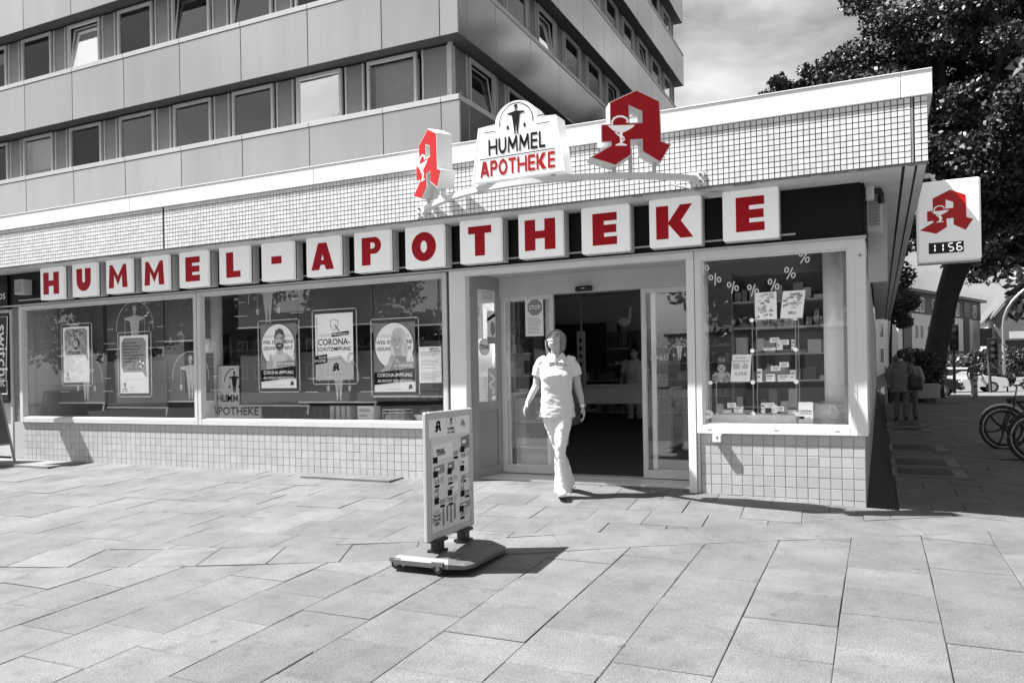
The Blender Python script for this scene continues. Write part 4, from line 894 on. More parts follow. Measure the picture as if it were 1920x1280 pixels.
# ================================================================== RIGHT DISPLAY WINDOW
for i, (x, z, a) in enumerate(((-1.575, 2.30, 20), (-1.46, 2.18, 15), (-1.29, 2.09, 5), (-1.10, 2.05, 0), (-.91, 2.09, -5), (-.76, 2.19, -10), (-.63, 2.33, -15))):
    T = thing('percent_sticker', 'white percent sign sticker on the display window, %s from the left' % ['first', 'second', 'third', 'fourth', 'fifth', 'sixth', 'seventh'][i], 'sticker', (x, 7.9, z), 0, 'percent stickers on the display window')
    m = MB(); r_ = radians(a); U = Vector((cos(r_), 0, sin(r_))); V = Vector((-sin(r_), 0, cos(r_)))
    for l in (stroke([(-.018, -.058), (.018, .058)], .010),): m.prism(l, (x, 7.9, z), U, V, (0, .0015, 0))
    for s in (-1, 1): m.prism(stroke(circ(s * .034, -s * .022 + .01, .016, 14, ry=.024), .010, True), (x, 7.9, z), U, V, (0, .0015, 0))
    m.build('print', paper, T)
GS = thing('glass_shelf', 'glass display shelving with round chrome connectors in the right window', 'shelf', (-1.15, 8.3, .74))
gp = glass('shelf_glass', 1.5, .93)
for x0, x1, z in ((-1.57, -.74, 1.155), (-1.15, -.74, 1.47), (-1.15, -.74, 1.775), (-1.57, -.74, .84)): MB().box(x0, x1, 8.15, 8.45, z - .004, z + .004).build('board', gp, GS)
m = MB()
for x in (-1.15, -.74): 
    for yy in (8.15, 8.45): m.tube([(x, yy, .80), (x, yy, 1.78)], .005, 6)
for yy in (8.15, 8.45): m.tube([(-1.57, yy, .80), (-1.57, yy, 1.16)], .005, 6)
m.build('upright', steel, GS)
for x, z in ((-1.15, 1.775), (-.74, 1.775), (-1.15, 1.47), (-.74, 1.47), (-1.57, 1.155), (-1.15, 1.155), (-.74, 1.155), (-1.57, .84), (-1.15, .84), (-.74, .84)):
    MB().cyl((x, 8.125, z), .021, .02, 16, 'y').build('connector', acryl, GS)
box('base', white, GS, -1.57, -.74, 8.14, 8.48, .74, .825, c=.005)
def card(x, z, w_, h_, label, s, y=8.13, m_=paper, size=.03):
    K = thing('price_card', label, 'price card', (x, y, z), 0, 'price cards on the glass shelves'); m = MB(); m.box(x - w_ / 2, x + w_ / 2, y, y + .003, z, z + h_, c=.001); m.build('card', m_, K); m = MB(); txt(m, s, size, (x, y - .0012, z + h_ * .18), bold=.01, align='c', width=w_ * .6); m.prism([rect(x - w_ * .35, x + w_ * .35, z + h_ * .66, z + h_ * .76)], (0, y - .0012, 0), (1, 0, 0), (0, 0, 1), (0, 0, 0)); m.build('print', inkg, K); return K
for i, (x, z, s) in enumerate(((-.935, 1.545, '7,95€'), (-.845, 1.52, '2,95€'), (-.93, 1.265, '5,95€'), (-.85, 1.30, '6,95€'), (-1.36, .90, '3,95€'), (-.99, .90, '13,50€'), (-.90, .865, '7,95€'))): card(x, z, .088, .05, 'white price card reading %s, %s' % (s, ['left on the top glass shelf', 'right on the top glass shelf', 'left on the middle shelf', 'upper right on the middle shelf', 'bottom shelf below the plush toy', 'bottom shelf middle, upper card', 'bottom shelf right, lower card'][i]), s)
CD = thing('price_sheet', 'white sheet with two small pictures and 9,95€ leaning beside the plush toy', 'price sign', (-1.265, 8.1, 1.16)); m = MB(); m.add([(-1.365, 8.10, 1.162), (-1.175, 8.10, 1.162), (-1.158, 8.14, 1.435), (-1.345, 8.14, 1.435)], [(0, 1, 2, 3)]); m.build('sheet', paper, CD); m = MB()
yy = lambda z: 8.10 + (z - 1.162) * .146 - .002
for s, z, h in (('Hummel', 1.395, .022), ('Überraschungstüten', 1.365, .022), ('9,95€', 1.225, .05)): txt(m, s, h, (-1.262, yy(z), z), V=(0, .145, 1), bold=.01, align='c', width={.05: .12}.get(h, .10 if s == 'Hummel' else .16))
m.build('lettering', inkg, CD); m = MB(); m.prism([rect(-1.335, -1.275, 1.29, 1.345)], (0, 8.1165, 0), (1, 0, 0), (0, 0, 1), (0, .0005, 0)); m.prism([[(-1.25, 1.30), (-1.22, 1.35), (-1.19, 1.32), (-1.20, 1.29)]], (0, 8.1165, 0), (1, 0, 0), (0, 0, 1), (0, .0005, 0)); m.build('picture', inkl, CD)
pw, plb = (.58, .03)
TOY = thing('plush_bee', 'sitting plush toy with dark hood and pale face on the glass shelf', 'plush toy', (-1.465, 8.22, 1.16))
m = MB(); m.ball((-1.465, 8.22, 1.215), (.07, .055, .058), 16, 10); m.build('body', mat('plush_pale', .6, .95, bump=.6, bscale=300), TOY, smooth=True)
m = MB(); m.ball((-1.465, 8.22, 1.31), (.055, .05, .05), 16, 10); hd = m.build('head', mat('plush_dark', .03, .95, bump=.6, bscale=300), TOY, smooth=True); m = MB(); m.ball((-1.465, 8.185, 1.302), (.042, .028, .038), 16, 10); m.build('face', mat('plush_pale'), hd, smooth=True)
m = MB()
for s in (-1, 1): m.ball((-1.465 + s * .018, 8.158, 1.312), .007, 8, 6)
m.build('eye', black, hd, smooth=True); m = MB(); m.ball((-1.465, 8.158, 1.292), (.018, .012, .009), 10, 6); m.build('mouth', grey, hd, smooth=True)
for s in (-1, 1): m = MB(); m.tube([(-1.465 + s * .015, 8.22, 1.355), (-1.465 + s * .02, 8.21, 1.385)], .004, 5); m.ball((-1.465 + s * .02, 8.21, 1.388), .010, 8, 6); m.build('feeler', mat('plush_pale'), hd, smooth=True); m = MB(); m.ball((-1.465 + s * .055, 8.165, 1.19), (.034, .03, .034), 12, 8); m.build('foot', mat('plush_mid', .28, .95), TOY, smooth=True); m = MB(); m.tube([(-1.465 + s * .05, 8.2, 1.25), (-1.465 + s * .085, 8.175, 1.215)], [.02, .017], 8); m.build('arm', mat('plush_pale'), TOY, smooth=True)
shp = mat('rock_cloth', .55, .8, .15, 12, bump=.9, bscale=25)
RK = thing('plaster_rock', 'rough crumpled stone-like block under the display column', 'rock', (-.40, 8.28, .74)); m = MB(); m.loft([((-.41, 8.28, .742), .19, .16, (1, 0, 0), (0, 1, 0)), ((-.42, 8.28, .80), .20, .17, (1, 0, 0), (0, 1, 0)), ((-.40, 8.28, .86), .18, .15, (1, 0, 0), (0, 1, 0)), ((-.43, 8.28, .915), .15, .12, (1, 0, 0), (0, 1, 0)), ((-.43, 8.28, .93), .10, .09, (1, 0, 0), (0, 1, 0))], 26)
m.v = [(a + rg.uniform(-.016, .016), b + rg.uniform(-.016, .016), c + rg.uniform(-.006, .006)) for a, b, c in m.v]; m.build('block', shp, RK)
CC = thing('counter_card', 'small vaccination stand-up card at the right foot of the glass shelves', 'card', (-.645, 8.0, .74)); m = MB(); m.box(-.712, -.58, 8.0, 8.006, .742, .962, c=.001); m.build('card', paper, CC); m = MB(); txt(m, 'CORONA-', .03, (-.646, 7.998, .865), bold=.025, align='c', width=.115); txt(m, 'SCHUTZIMPFUNG', .016, (-.646, 7.998, .845), bold=.02, align='c', width=.115); m.prism([rect(-.708, -.66, .80, .825)], (0, 7.998, 0), (1, 0, 0), (0, 0, 1), (0, 0, 0)); m.build('lettering', ink, CC); m = MB(); m.prism([[(-.712, .744), (-.58, .744), (-.58, .81), (-.60, .80), (-.61, .82), (-.712, .80)]], (0, 7.9988, 0), (1, 0, 0), (0, 0, 1), (0, 0, 0)); m.build('print', inkl, CC)
for i, (x0, sk) in enumerate(((-1.10, 0), (-.865, .03))):
    S = thing('leaflet', 'white printed leaflet taped in the display window above the shelves, %s one' % ('left' if i == 0 else 'right'), 'leaflet', (x0, 8.0, 1.77)); P4 = [(x0, 1.77), (x0 + .205, 1.77), (x0 + .205 + sk, 2.035), (x0 + sk, 2.035)]
    m = MB(); m.prism([P4], (0, 8.0, 0), (1, 0, 0), (0, 0, 1), (0, .002, 0)); m.build('sheet', paper, S); r = random.Random(50 + i); m = MB(); m2 = MB()
    for k in range(26):
        u, v = r.uniform(.05, .7), r.uniform(.05, .9); a, b = r.uniform(.06, .25), r.uniform(.03, .09); q = (m if k % 2 else m2); zz = 1.77 + v * .265; q.prism([rect(x0 + sk * v + u * .205, x0 + sk * v + min(.97, u + a) * .205, zz, min(2.03, zz + b * .265))], (0, 7.9988 - .0004 * k / 3, 0), (1, 0, 0), (0, 0, 1), (0, 0, 0))
    m.build('print', inkl, S); m2.build('picture', inkg, S)
pk = [(-1.0, 1.474, .13, .028, 'flat white carton'), (-.775, 1.474, .03, .10, 'narrow upright carton'), (-.99, 1.16, .085, .075, 'printed carton with a number'), (-.86, 1.16, .12, .065, 'white carton with small print'), (-1.43, .845, .09, .03, 'flat pale carton'), (-1.31, .845, .09, .06, 'tilted pale carton'), (-1.07, .845, .035, .10, 'narrow upright carton with picture'), (-.80, .845, .11, .03, 'flat carton'), (-1.22, .845, .1, .03, 'low dark carton'), (-1.08, 1.474, .06, .12, 'tall dark carton at the left end'), (-.90, 1.474, .05, .07, 'small cube carton behind the cards'), (-1.10, 1.16, .05, .13, 'slim tall carton at the left'), (-.78, 1.16, .05, .11, 'slim white carton at the right end'), (-1.50, .845, .07, .09, 'upright dark carton below the toy'), (-.96, .845, .05, .08, 'small upright carton behind the upper card'), (-.86, .845, .06, .11, 'tall dark carton near the right post')]
for x, z, w_, h, t in pk: pack('medicine_carton', '%s on the %s glass shelf of the display' % (t, 'top' if z > 1.4 else 'middle' if z > 1 else 'bottom'), x, 8.25, z, w_, .06, h, paper if 'dark' not in t else grey, 'cartons on the glass shelves')
m = MB(); hp = thing('handbag', 'grey draped pouch with stripe on the middle glass shelf', 'pouch', (-.95, 8.34, 1.16)); m.prism([[(-.17, 0), (.15, 0), (.17, .08), (.05, .15), (-.08, .14), (-.19, .06)]], (-.95, 8.32, 1.162), (1, 0, 0), (0, 0, 1), (0, .05, 0)); m.build('pouch', grey, hp)
sk_ = thing('round_sticker', 'round white sticker in the lower left corner of the display window', 'sticker', (-1.555, 7.9, .84)); m = MB(); m.prism([circ(-1.555, .845, .045, 24)], (0, 7.898, 0), (1, 0, 0), (0, 0, 1), (0, .0015, 0)); m.build('disc', paper, sk_); m = MB(); m.prism([rect(-1.585, -1.562, .83, .86)], (0, 7.8965, 0), (1, 0, 0), (0, 0, 1), (0, 0, 0)); m.prism([rect(-1.552, -1.53, .835, .855)], (0, 7.8965, 0), (1, 0, 0), (0, 0, 1), (0, 0, 0)); m.build('print', inkl, sk_)
# ================================================================== SHOP INTERIOR
def shelving(x0, x1, y, z0, z1, n, label, seed, m_=mat('shelf_dark', .16, .5), side=.4):
    S = thing('wall_shelf', label, 'shelf', ((x0 + x1) / 2, y, z0)); box('back', m_, S, x0, x1, y + side - .02, y + side, z0, z1); box('side', m_, S, x0, x0 + .03, y, y + side - .02, z0, z1); box('side', m_, S, x1 - .03, x1, y, y + side - .02, z0, z1)
    r = random.Random(seed)
    for i in range(n):
        z = z0 + .05 + (z1 - z0 - .1) * i / n; box('board', ltgrey, S, x0 + .03, x1 - .03, y + .02, y + side - .02, z, z + .022)
        x = x0 + .05; gm1 = MB(); gm2 = MB()
        while x < x1 - .15:
            w_ = r.uniform(.05, .16); h = r.uniform(.1, .75) * ((z1 - z0) / n - .05)
            (gm1 if r.random() < .5 else gm2).box(x, x + w_, y + .05, y + .25, z + .022, z + .022 + h); x += w_ + r.uniform(.005, .05)
        stuff(gm1.build('goods', mat('goods_pale', .55, .5, rnd=.3), S)); stuff(gm2.build('goods', mat('goods_grey', .2, .5, rnd=.5), S))
shelving(-4.1, -2.2, 15.1, .085, 2.1, 6, 'dark wall shelf full of goods on the rear wall behind the counter', 1); shelving(-6.9, -4.3, 15.1, .085, 2.1, 6, 'dark wall shelf of goods beside the hanging screen', 2)
shelving(-12.3, -7.2, 12.0, .085, 2.2, 6, 'long dark shelf of goods behind the left windows', 3); shelving(-1.7, -.4, 10.2, .085, 2.5, 7, 'tall dark shelf of books and cartons behind the display window', 4); shelving(-7.0, -5.0, 11.5, .085, 2.0, 5, 'dark shelf of goods behind the second window', 5)
CT = thing('counter', 'pale sales counter with open front seen through the sliding doors', 'counter', (-4.0, 13.2, .085)); cw = mat('counter_laminate', .85, .35, .04, 3)
box('front_panel', cw, CT, -5.05, -3.6, 13.2, 13.24, .72, 1.02, c=.004); box('top', cw, CT, -5.08, -3.57, 13.15, 13.75, 1.022, 1.055, c=.004); box('leg_panel', cw, CT, -3.62, -3.57, 13.2, 13.72, .086, 1.02); box('leg_panel', cw, CT, -5.08, -5.03, 13.2, 13.72, .086, 1.02)
SF = thing('goods_rack', 'low white shelf with tins beside the doorway', 'rack', (-4.32, 10.6, .085)); box('side', white, SF, -4.24, -4.21, 10.5, 10.95, .086, 1.0); box('side', white, SF, -4.94, -4.91, 10.5, 10.95, .086, 1.0)
for z in (.18, .56, .95): box('board', white, SF, -4.91, -4.24, 10.5, 10.95, z, z + .02)
for i in range(6): T = MB().cyl((-4.30 - (i % 3) * .12, 10.6, .581 + (i // 3) * .085), .05, .08, 14).build('tin', grey, SF, smooth=False); MB().cyl((-4.30 - (i % 3) * .12, 10.6, .60 + (i // 3) * .085), .0508, .04, 14).build('tin_label', paper, T)
SCN = thing('wall_screen', 'large black flat screen hanging in the shop behind the doors', 'screen', (-5.4, 14.8, 1.4)); box('panel', black, SCN, -6.3, -4.85, 14.75, 14.8, 1.35, 2.25, c=.01); box('bracket', dark, SCN, -5.7, -5.5, 14.81, 15.1, 1.7, 1.9)
ST = thing('stork_figure', 'white stork figure standing on the wall shelf in the shop', 'ornament', (-4.2, 14.4, 2.05)); X0, Y0, Z0 = -4.32, 14.4, 2.1
m = MB(); m.ball((X0 - .06, Y0, Z0 + .12), (.13, .06, .09), 14, 8); m.tube([(X0 + .02, Y0, Z0 + .16), (X0 + .06, Y0, Z0 + .24), (X0 + .05, Y0, Z0 + .32), (X0 + .07, Y0, Z0 + .37)], [.05, .03, .024, .03], 8); m.ball((X0 + .075, Y0, Z0 + .385), .034, 8, 6); m.build('body', white, ST, smooth=True); m = MB(); m.tube([(X0 + .1, Y0, Z0 + .385), (X0 + .24, Y0, Z0 + .345)], [.014, .003], 6); m.build('beak', grey, ST); m = MB(); m.ball((X0 - .16, Y0, Z0 + .03), (.05, .04, .12), 8, 6); m.build('tail', black, ST, smooth=True); m = MB(); m.tube([(X0 - .02, Y0, Z0 + .05), (X0 - .02, Y0, Z0 - .3)], .008, 5); m.tube([(X0 - .07, Y0, Z0 + .05), (X0 - .07, Y0, Z0 - .3)], .008, 5); m.build('leg', grey, ST)
DS = thing('display_column', 'slim pale measuring column printed with little animals by the counter', 'column', (-4.75, 13.0, .086)); box('board', mat('board_pale', .5, .6), DS, -4.80, -4.66, 12.95, 13.0, 1.06, 2.0); m = MB()
for i in range(6): m.ball((-4.73, 12.948, 1.14 + i * .14), (.03, .004, .045), 8, 6)
m.build('print', dark, DS); box('pole', steel, DS, -4.75, -4.72, 13.0, 13.03, 1.06, 2.86)
FM = tag(box('door_mat', mat('mat_black', .02, .95, .2, 40), None, -4.05, -2.75, 8.75, 9.35, .0855, .098), 'black printed doormat on the tiled floor inside the entrance', 'mat')
# notices on the doors
SS = thing('stop_notice', 'white sheet with octagonal stop sign on the left sliding door', 'notice', (-3.72, 8.5, 1.3)); x0, z0 = -3.80, 1.62; box('sheet', paper, SS, x0, x0 + .23, 8.512, 8.514, z0 + .10, z0 + .56)
m = MB(); m.prism([[(x0 + .125 + .10 * cos(radians(22.5 + 45 * k)), z0 + .44 + .10 * sin(radians(22.5 + 45 * k))) for k in range(8)]], (0, 8.5105, 0), (1, 0, 0), (0, 0, 1), (0, 0, 0)); oc = m.build('octagon', inkg, SS); m = MB(); txt(m, 'STOP', .07, (x0 + .125, 8.509, z0 + .415), bold=.02, align='c', width=.15); m.build('lettering', paper, oc); m = MB()
for i in range(12): m.prism([rect(x0 + .03, x0 + .03 + rg.uniform(.12, .19), z0 + .31 - i * .016, z0 + .316 - i * .016)], (0, 8.5105, 0), (1, 0, 0), (0, 0, 1), (0, 0, 0))
m.build('print', inkl, SS)
JS = thing('anniversary_sticker', 'pale sticker reading 50 JAHRE 1960 2010 with arch on the right sliding door', 'sticker', (-2.0, 8.5, 1.4)); m = MB(); xj, zj = -1.97, 1.40
txt(m, '1960', .09, (xj - .22, 8.512, zj), bold=.01, align='c', width=.20); txt(m, '2010', .09, (xj + .22, 8.512, zj), bold=.01, align='c', width=.20); put(m, man(), .2, (xj, 8.512, zj)); put(m, [[l] for l in stroke(circ(xj, zj + .06, .12, 16, pi, 0), .008)], 1, (0, 8.512, 0))
for i, c in enumerate('50 JAHRE'):
    a = radians(150 - i * 17); txt(m, c, .055, (xj + .15 * cos(a), 8.512, zj + .06 + .15 * sin(a)), U=(sin(a), 0, -cos(a)), V=(cos(a), 0, sin(a)), bold=.01, align='c') if c != ' ' else None
m.build('print', mat('sticker_pale', .6, .6), JS)
DK = thing('door_sticker', 'round pale door-safety sticker at the right edge of the right sliding door', 'sticker', (-1.76, 8.5, 1.0)); m = MB(); m.prism([circ(-1.77, 1.0, .05, 20)], (0, 8.512, 0), (1, 0, 0), (0, 0, 1), (0, 0, 0)); m.build('disc', paper, DK); m = MB(); txt(m, 'DORMA', .02, (-1.77, 8.5105, .993), bold=.02, align='c'); m.build('lettering', inkg, DK)
# ================================================================== TREES
BARK = mat('bark', .045, .95, .4, 3, bump=.8, bscale=14); LEAF = mat('leaf', .06, .42, rnd=.6); LEAF2 = mat('leaf_pale', .075, .55, rnd=.45)
def leaves(pts, rad, n, size, seed, flat=.75):
    """n small leaf faces spread through clumps round pts"""
    g = np.random.default_rng(seed); P = np.array([tuple(p) for p in pts]); R = np.array(rad); k = g.choice(len(P), n, p=(R ** 2) / (R ** 2).sum())
    d = g.normal(size=(n, 3)); d /= np.linalg.norm(d, axis=1)[:, None]; r = R[k] * g.random(n) ** .45
    c = P[k] + d * r[:, None] * np.array([1, 1, flat])
    a = g.normal(size=(n, 3)); a /= np.linalg.norm(a, axis=1)[:, None]; b = np.cross(a, g.normal(size=(n, 3))); b /= np.linalg.norm(b, axis=1)[:, None]
    s = size * g.uniform(.6, 1.35, n)[:, None]; a *= s; b *= s * .62
    V = np.stack([c - a, c - b * .9 + a * .1, c + a, c + b], 1).reshape(-1, 3)
    return V
def leaf_obj(name, V, m, parent):
    o0 = wloc(parent); V = V - np.array(o0); n = len(V) // 4; me = bpy.data.meshes.new(name); me.vertices.add(len(V)); me.vertices.foreach_set('co', V.ravel().astype(np.float32))
    me.loops.add(4 * n); me.loops.foreach_set('vertex_index', np.arange(4 * n, dtype=np.int32)); me.polygons.add(n); me.polygons.foreach_set('loop_start', np.arange(0, 4 * n, 4, dtype=np.int32)); me.update(calc_edges=True)
    me.materials.append(m); o = bpy.data.objects.new(name, me); C.objects.link(o); o.parent = parent; return o
def tree(label, base, trunk, limbs, nleaf, size, seed, m_=LEAF, name='tree', grp=None, sub=5, cr_=(1.0, 1.9), extra=()):
    """trunk: list of (x,y,z,r); limbs: list of end points"""
    T = thing(name, label, 'tree', base, 0, grp); r = random.Random(seed); B = Vector(base); mb = MB()
    tp = [B + Vector(p[:3]) for p in trunk]; mb.tube(tp, [p[3] for p in trunk], 12); ends = []; rad = []
    for L in limbs:
        e = B + Vector(L[:3]); s = tp[-1] if len(L) < 4 else tp[L[3]]; mid = (s + e) / 2 + Vector((r.uniform(-.4, .4), r.uniform(-.4, .4), .1 * (e - s).length))
        rr = trunk[-1][3] * .55; mb.tube([s, mid, e], [rr, rr * .6, rr * .22], 8)
        for k in range(sub):
            t = r.uniform(.35, 1); p0 = s.lerp(mid, t * 2) if t < .5 else mid.lerp(e, t * 2 - 1); l = min(2.1, (e - s).length * .38 + .6)
            q = p0 + Vector((r.gauss(0, 1), r.gauss(0, 1), r.gauss(.15, .7))).normalized() * l * r.uniform(.5, 1.1); mb.tube([p0, (p0 + q) / 2 + Vector((0, 0, .12)), q], [rr * .3, rr * .18, rr * .06], 5); ends.append(q); rad.append(r.uniform(*cr_))
            for j in range(2): q2 = q + Vector((r.gauss(0, 1), r.gauss(0, 1), r.gauss(-.1, .6))) * cr_[1] * .55; ends.append(q2); rad.append(r.uniform(cr_[0] * .5, cr_[1] * .6))
        ends.append(e); rad.append(r.uniform(*cr_))
    for e in extra: ends.append(B + Vector(e[:3])); rad.append(e[3])
    mb.build('trunk', BARK, T, smooth=True); leaf_obj('crown', leaves(ends, rad, nleaf, size, seed), m_, T); return T
# the big street tree behind the clock sign
rt_ = random.Random(91); ex = [(-2.2, -2, 5.2, 1.0), (-3.0, -3, 4.4, .7), (-2.6, -2, 6.6, 1.2), (-1.8, -2, 4.2, .6), (-3.4, -2, 3.6, .45), (4, -1, 7.6, 1.0), (5.5, -1, 7.2, .7), (2.6, -1, 7.4, .9), (6.6, 0, 8.0, 1.0), (-1.2, -1, 7.2, 1.1), (7.2, 0, 7.2, .6)]
for k in range(260):
    while True:
        u, v, q = rt_.uniform(-1, 1), rt_.uniform(-1, 1), rt_.uniform(-1, 1)
        if .25 < u * u + v * v + q * q < 1: break
    ex.append((4.6 + u * 9.4, v * 5.5, 14.2 + q * 8.2, rt_.uniform(.55, 1.25)))
for k in range(44): ex.append((-7.3 + k * .075 + rt_.uniform(-.5, .5), rt_.uniform(-1, 1), 13.3 + rt_.uniform(0, 1.3) * (1 - .4 * sin(k * .5)) + .02 * k, rt_.uniform(.4, .75)))
tree('huge dark street tree with thick leaning trunk and crown behind the clock sign', (2.75, 40, -.05),
     [(-.75, 0, -.1, .66), (-.65, 0, .6, .50), (-.4, 0, 2.2, .46), (.05, 0, 4.5, .46), (.7, 0, 6.6, .54)],
     [(-6.2, 0, 12.6), (-3.4, 1, 16.0), (-2, 0, 12), (-.5, -2, 18), (3, 0, 18.5), (6, 1, 17), (8.5, 0, 13), (9, -2, 9.5), (-2.5, -2, 9.4), (4, -4, 12), (5, 3, 10), (1, 3, 20), (5, 0, 21), (2, -4, 9.8)], 330000, .105, 5, sub=5, cr_=(.7, 1.4), extra=ex)
tree('farther leafy tree standing beyond the big street tree at the right edge', (10, 58, -.2), [(0, 0, -.2, .4), (.1, 0, 4, .35), (.2, 0, 7, .3)], [(-5, 0, 13), (-2, 0, 17), (3, 0, 18), (6, 0, 15), (7, 0, 11), (-5, 0, 10), (1, 0, 21), (5, 2, 21)], 60000, .2, 8, m_=LEAF, sub=5, cr_=(1.3, 2.3))
# trees and houses across the square, mirrored in the shop windows
RG = 'trees across the square mirrored in the shop windows'
def street_tree(label, x, y, h, w_, seed, n=9000, m_=LEAF2, low=.35, size=.24, gz=-.35):
    r = random.Random(seed); L = []
    for k in range(9): a = k * 2.4; q = r.uniform(.35, 1); L.append((cos(a) * w_ * q, sin(a) * w_ * q, h * (low + (1 - low) * r.random())))
    L.append((0, 0, h)); tree(label, (x, y, gz), [(0, 0, 0, .028 * h), (.05, 0, h * .25, .02 * h), (.1, .1, h * .42, .017 * h)], L, n, size, seed, m_, grp=RG, sub=4, cr_=(.12 * h, .2 * h))
street_tree('broad leafy tree across the square, directly behind the photographer', -4.2, -13.5, 9.5, 4.2, 31, 16000, LEAF, .48, .2)
street_tree('single round street tree across the square, mirrored in the second window', -31, -26, 9.5, 3.4, 32, 9000)
street_tree('tall tree across the square, mirrored at left of the second window', -40, -24, 11.5, 4.0, 33, 9000); street_tree('dense tree across the square, mirrored in the leftmost window', -50, -23, 12, 4.5, 34, 9000, LEAF); street_tree('dense tree across the square at its far left end', -61, -22, 12, 4.5, 35, 9000, LEAF)
street_tree('wide tree far across the square beside the low houses', -46, -54, 7.5, 5, 36, 8000, LEAF, .3, .34); street_tree('tree far across the square behind the lone lamp', -27, -60, 11, 5, 37, 8000, LEAF, .3, .34); street_tree('tree across the square mirrored in the sliding doors', -25, -40, 10, 4.5, 38, 8000, LEAF, .35, .3)
street_tree('tree across the side street by the parked bicycles', 11.5, 5, 12, 4.8, 39, 12000, LEAF, .35, .26); street_tree('tree across the side street opposite the office block', 11, 15.5, 15, 5.2, 40, 12000, LEAF, .3, .26); street_tree('tall tree across the side street, farthest from the square', 11, 26.5, 16, 5.2, 41, 12000, LEAF, .3, .27)  # unseen street trees, set nearer and larger to deepen shade on the side pavement
street_tree('very tall tree beyond the far kerb, right of the brick house', 15, 62, 25, 6.5, 42, 16000, LEAF, .25, .4, -.3); street_tree('tallest tree on the far right, beyond the street lamp', 22, 66, 28, 7, 43, 16000, LEAF, .2, .42, -.3); street_tree('tall tree across the side street near the crossing', 14.5, 41, 20, 5.5, 44, 16000, LEAF, .25, .34, -.2)  # tall trees added so the tower side reflects dark foliage
# ================================================================== HOUSES
def wall_windows(T, O, U, rows_, cols, w_, h, m_f, m_p, N_, name='window'):
    U = Vector(U); N_ = Vector(N_); O = Vector(O)
    for z in rows_:
        for c in cols:
            m = MB(); A = O + U * c + Vector((0, 0, z))
            m.prism([rect(-.12, w_ + .12, -.12, h + .12), rect(0, w_, 0, h)[::-1]], A, U, (0, 0, 1), N_ * .05); W = m.build(name, m_f, T)
            m = MB(); m.prism([rect(0, w_, 0, h)], A + N_ * .012, U, (0, 0, 1), (0, 0, 0)); m.build('pane', m_p, W)
            m = MB(); m.prism([rect(w_ / 2 - .04, w_ / 2 + .04, 0, h)], A + N_ * .02, U, (0, 0, 1), N_ * .02); m.build('mullion', m_f, W)
wfm = mat('house_window_frame', .75, .5); wpn = mat('house_window_glass', .06, .08, spec=.8); rnd_ = mat('render_white', .62, .85, .05, 1); clad = mat('slate_cladding', .11, .8, .15, 2); roofm = mat('roof_tiles', .13, .8, .25, 1.2, bump=.6, bscale=8); brick = mat('brick_grey', .13, .9, .2, 2, bump=.5, bscale=12)
H1 = thing('apartment_house', 'white three-storey apartment house with dark clad top floor beyond the tree', 'house', (7, 108, -.2)); A = Vector((1.9, 94.5, -.5)); B = Vector((12.3, 121.7, -.5)); U = (B - A); Lh = U.length; U.normalize(); Nn = Vector((U.y, -U.x, 0))
def slab_box(T, name, m_, u0, u1, d0, d1, z0, z1):
    m = MB(); P = [A + U * u + Nn * d + Vector((0, 0, z)) for z in (z0, z1) for d in (d0, d1) for u in (u0, u1)]; m.add(P, [(0, 2, 3, 1), (4, 5, 7, 6), (0, 1, 5, 4), (1, 3, 7, 5), (3, 2, 6, 7), (2, 0, 4, 6)]); return m.build(name, m_, T)
slab_box(H1, 'wall', rnd_, 0, Lh, -12, 0, 0, 7.7); slab_box(H1, 'top_storey', clad, -.05, Lh + .05, -12, .06, 7.72, 10.0); slab_box(H1, 'roof', dark, -.6, Lh + .6, -12.5, .7, 10.02, 10.35)
slab_box(H1, 'stair_glazing', dark, 1.2, 3.6, -.5, .16, 1.0, 9.9); slab_box(H1, 'stair_glazing', dark, 22.0, 24.0, -.5, .16, 1.0, 9.9)
slab_box(H1, 'entrance_canopy', dark, 15.2, 18.6, .1, 1.2, 3.2, 3.5); slab_box(H1, 'wing', rnd_, -16, -.1, -10, -1.0, 0, 7.4)
for z in (2.2, 4.9): wall_windows(H1, A, U, [z], [5, 6.6, 9, 10.6, 13.2, 15.4, 17.2, 19.2, 26], .9, 1.5, wfm, wpn, Nn)
wall_windows(H1, A + Nn * .07, U, [8.05], [5, 6.6, 10.6, 13, 14.6, 17.2, 19, 26], 1.0, 1.4, wfm, wpn, Nn); wall_windows(H1, A - Nn * .99, U, [2.2, 4.9], [-2.5, -6, -10], .9, 1.5, wfm, wpn, Nn)
H2 = thing('brick_house', 'dark brick gabled house with tiled roof and white side wall at the far right', 'house', (16, 120, -.2)); x0, x1, y0, y1 = 13.4, 21.5, 116.7, 138; ez, rz = 7.4, 12.6; xm = 17.2
m = MB(); m.prism([[(x0, -.5), (x1, -.5), (x1, ez), (xm, rz - .2), (x0, ez)]], (0, y0, 0), (1, 0, 0), (0, 0, 1), (0, .4, 0)); m.build('gable_wall', brick, H2); box('side_wall', rnd_, H2, x0, x0 + .3, y0 + .41, y1, -.5, ez); box('side_wall', brick, H2, x1 - .3, x1, y0 + .41, y1, -.5, ez); box('rear_wall', brick, H2, x0 + .31, x1 - .31, y1 - .3, y1, -.5, ez)
m = MB()
for xa, s in ((x0, -1), (x1, 1)): m.add([(xa + s * .4, y0 - .3, ez - .35), (xm, y0 - .3, rz), (xm, y1, rz), (xa + s * .4, y1, ez - .35), (xa + s * .4, y0 - .3, ez - .1), (xm, y0 - .3, rz + .25), (xm, y1, rz + .25), (xa + s * .4, y1, ez - .1)], [(0, 1, 2, 3), (4, 5, 6, 7), (0, 1, 5, 4), (3, 2, 6, 7), (0, 3, 7, 4)])
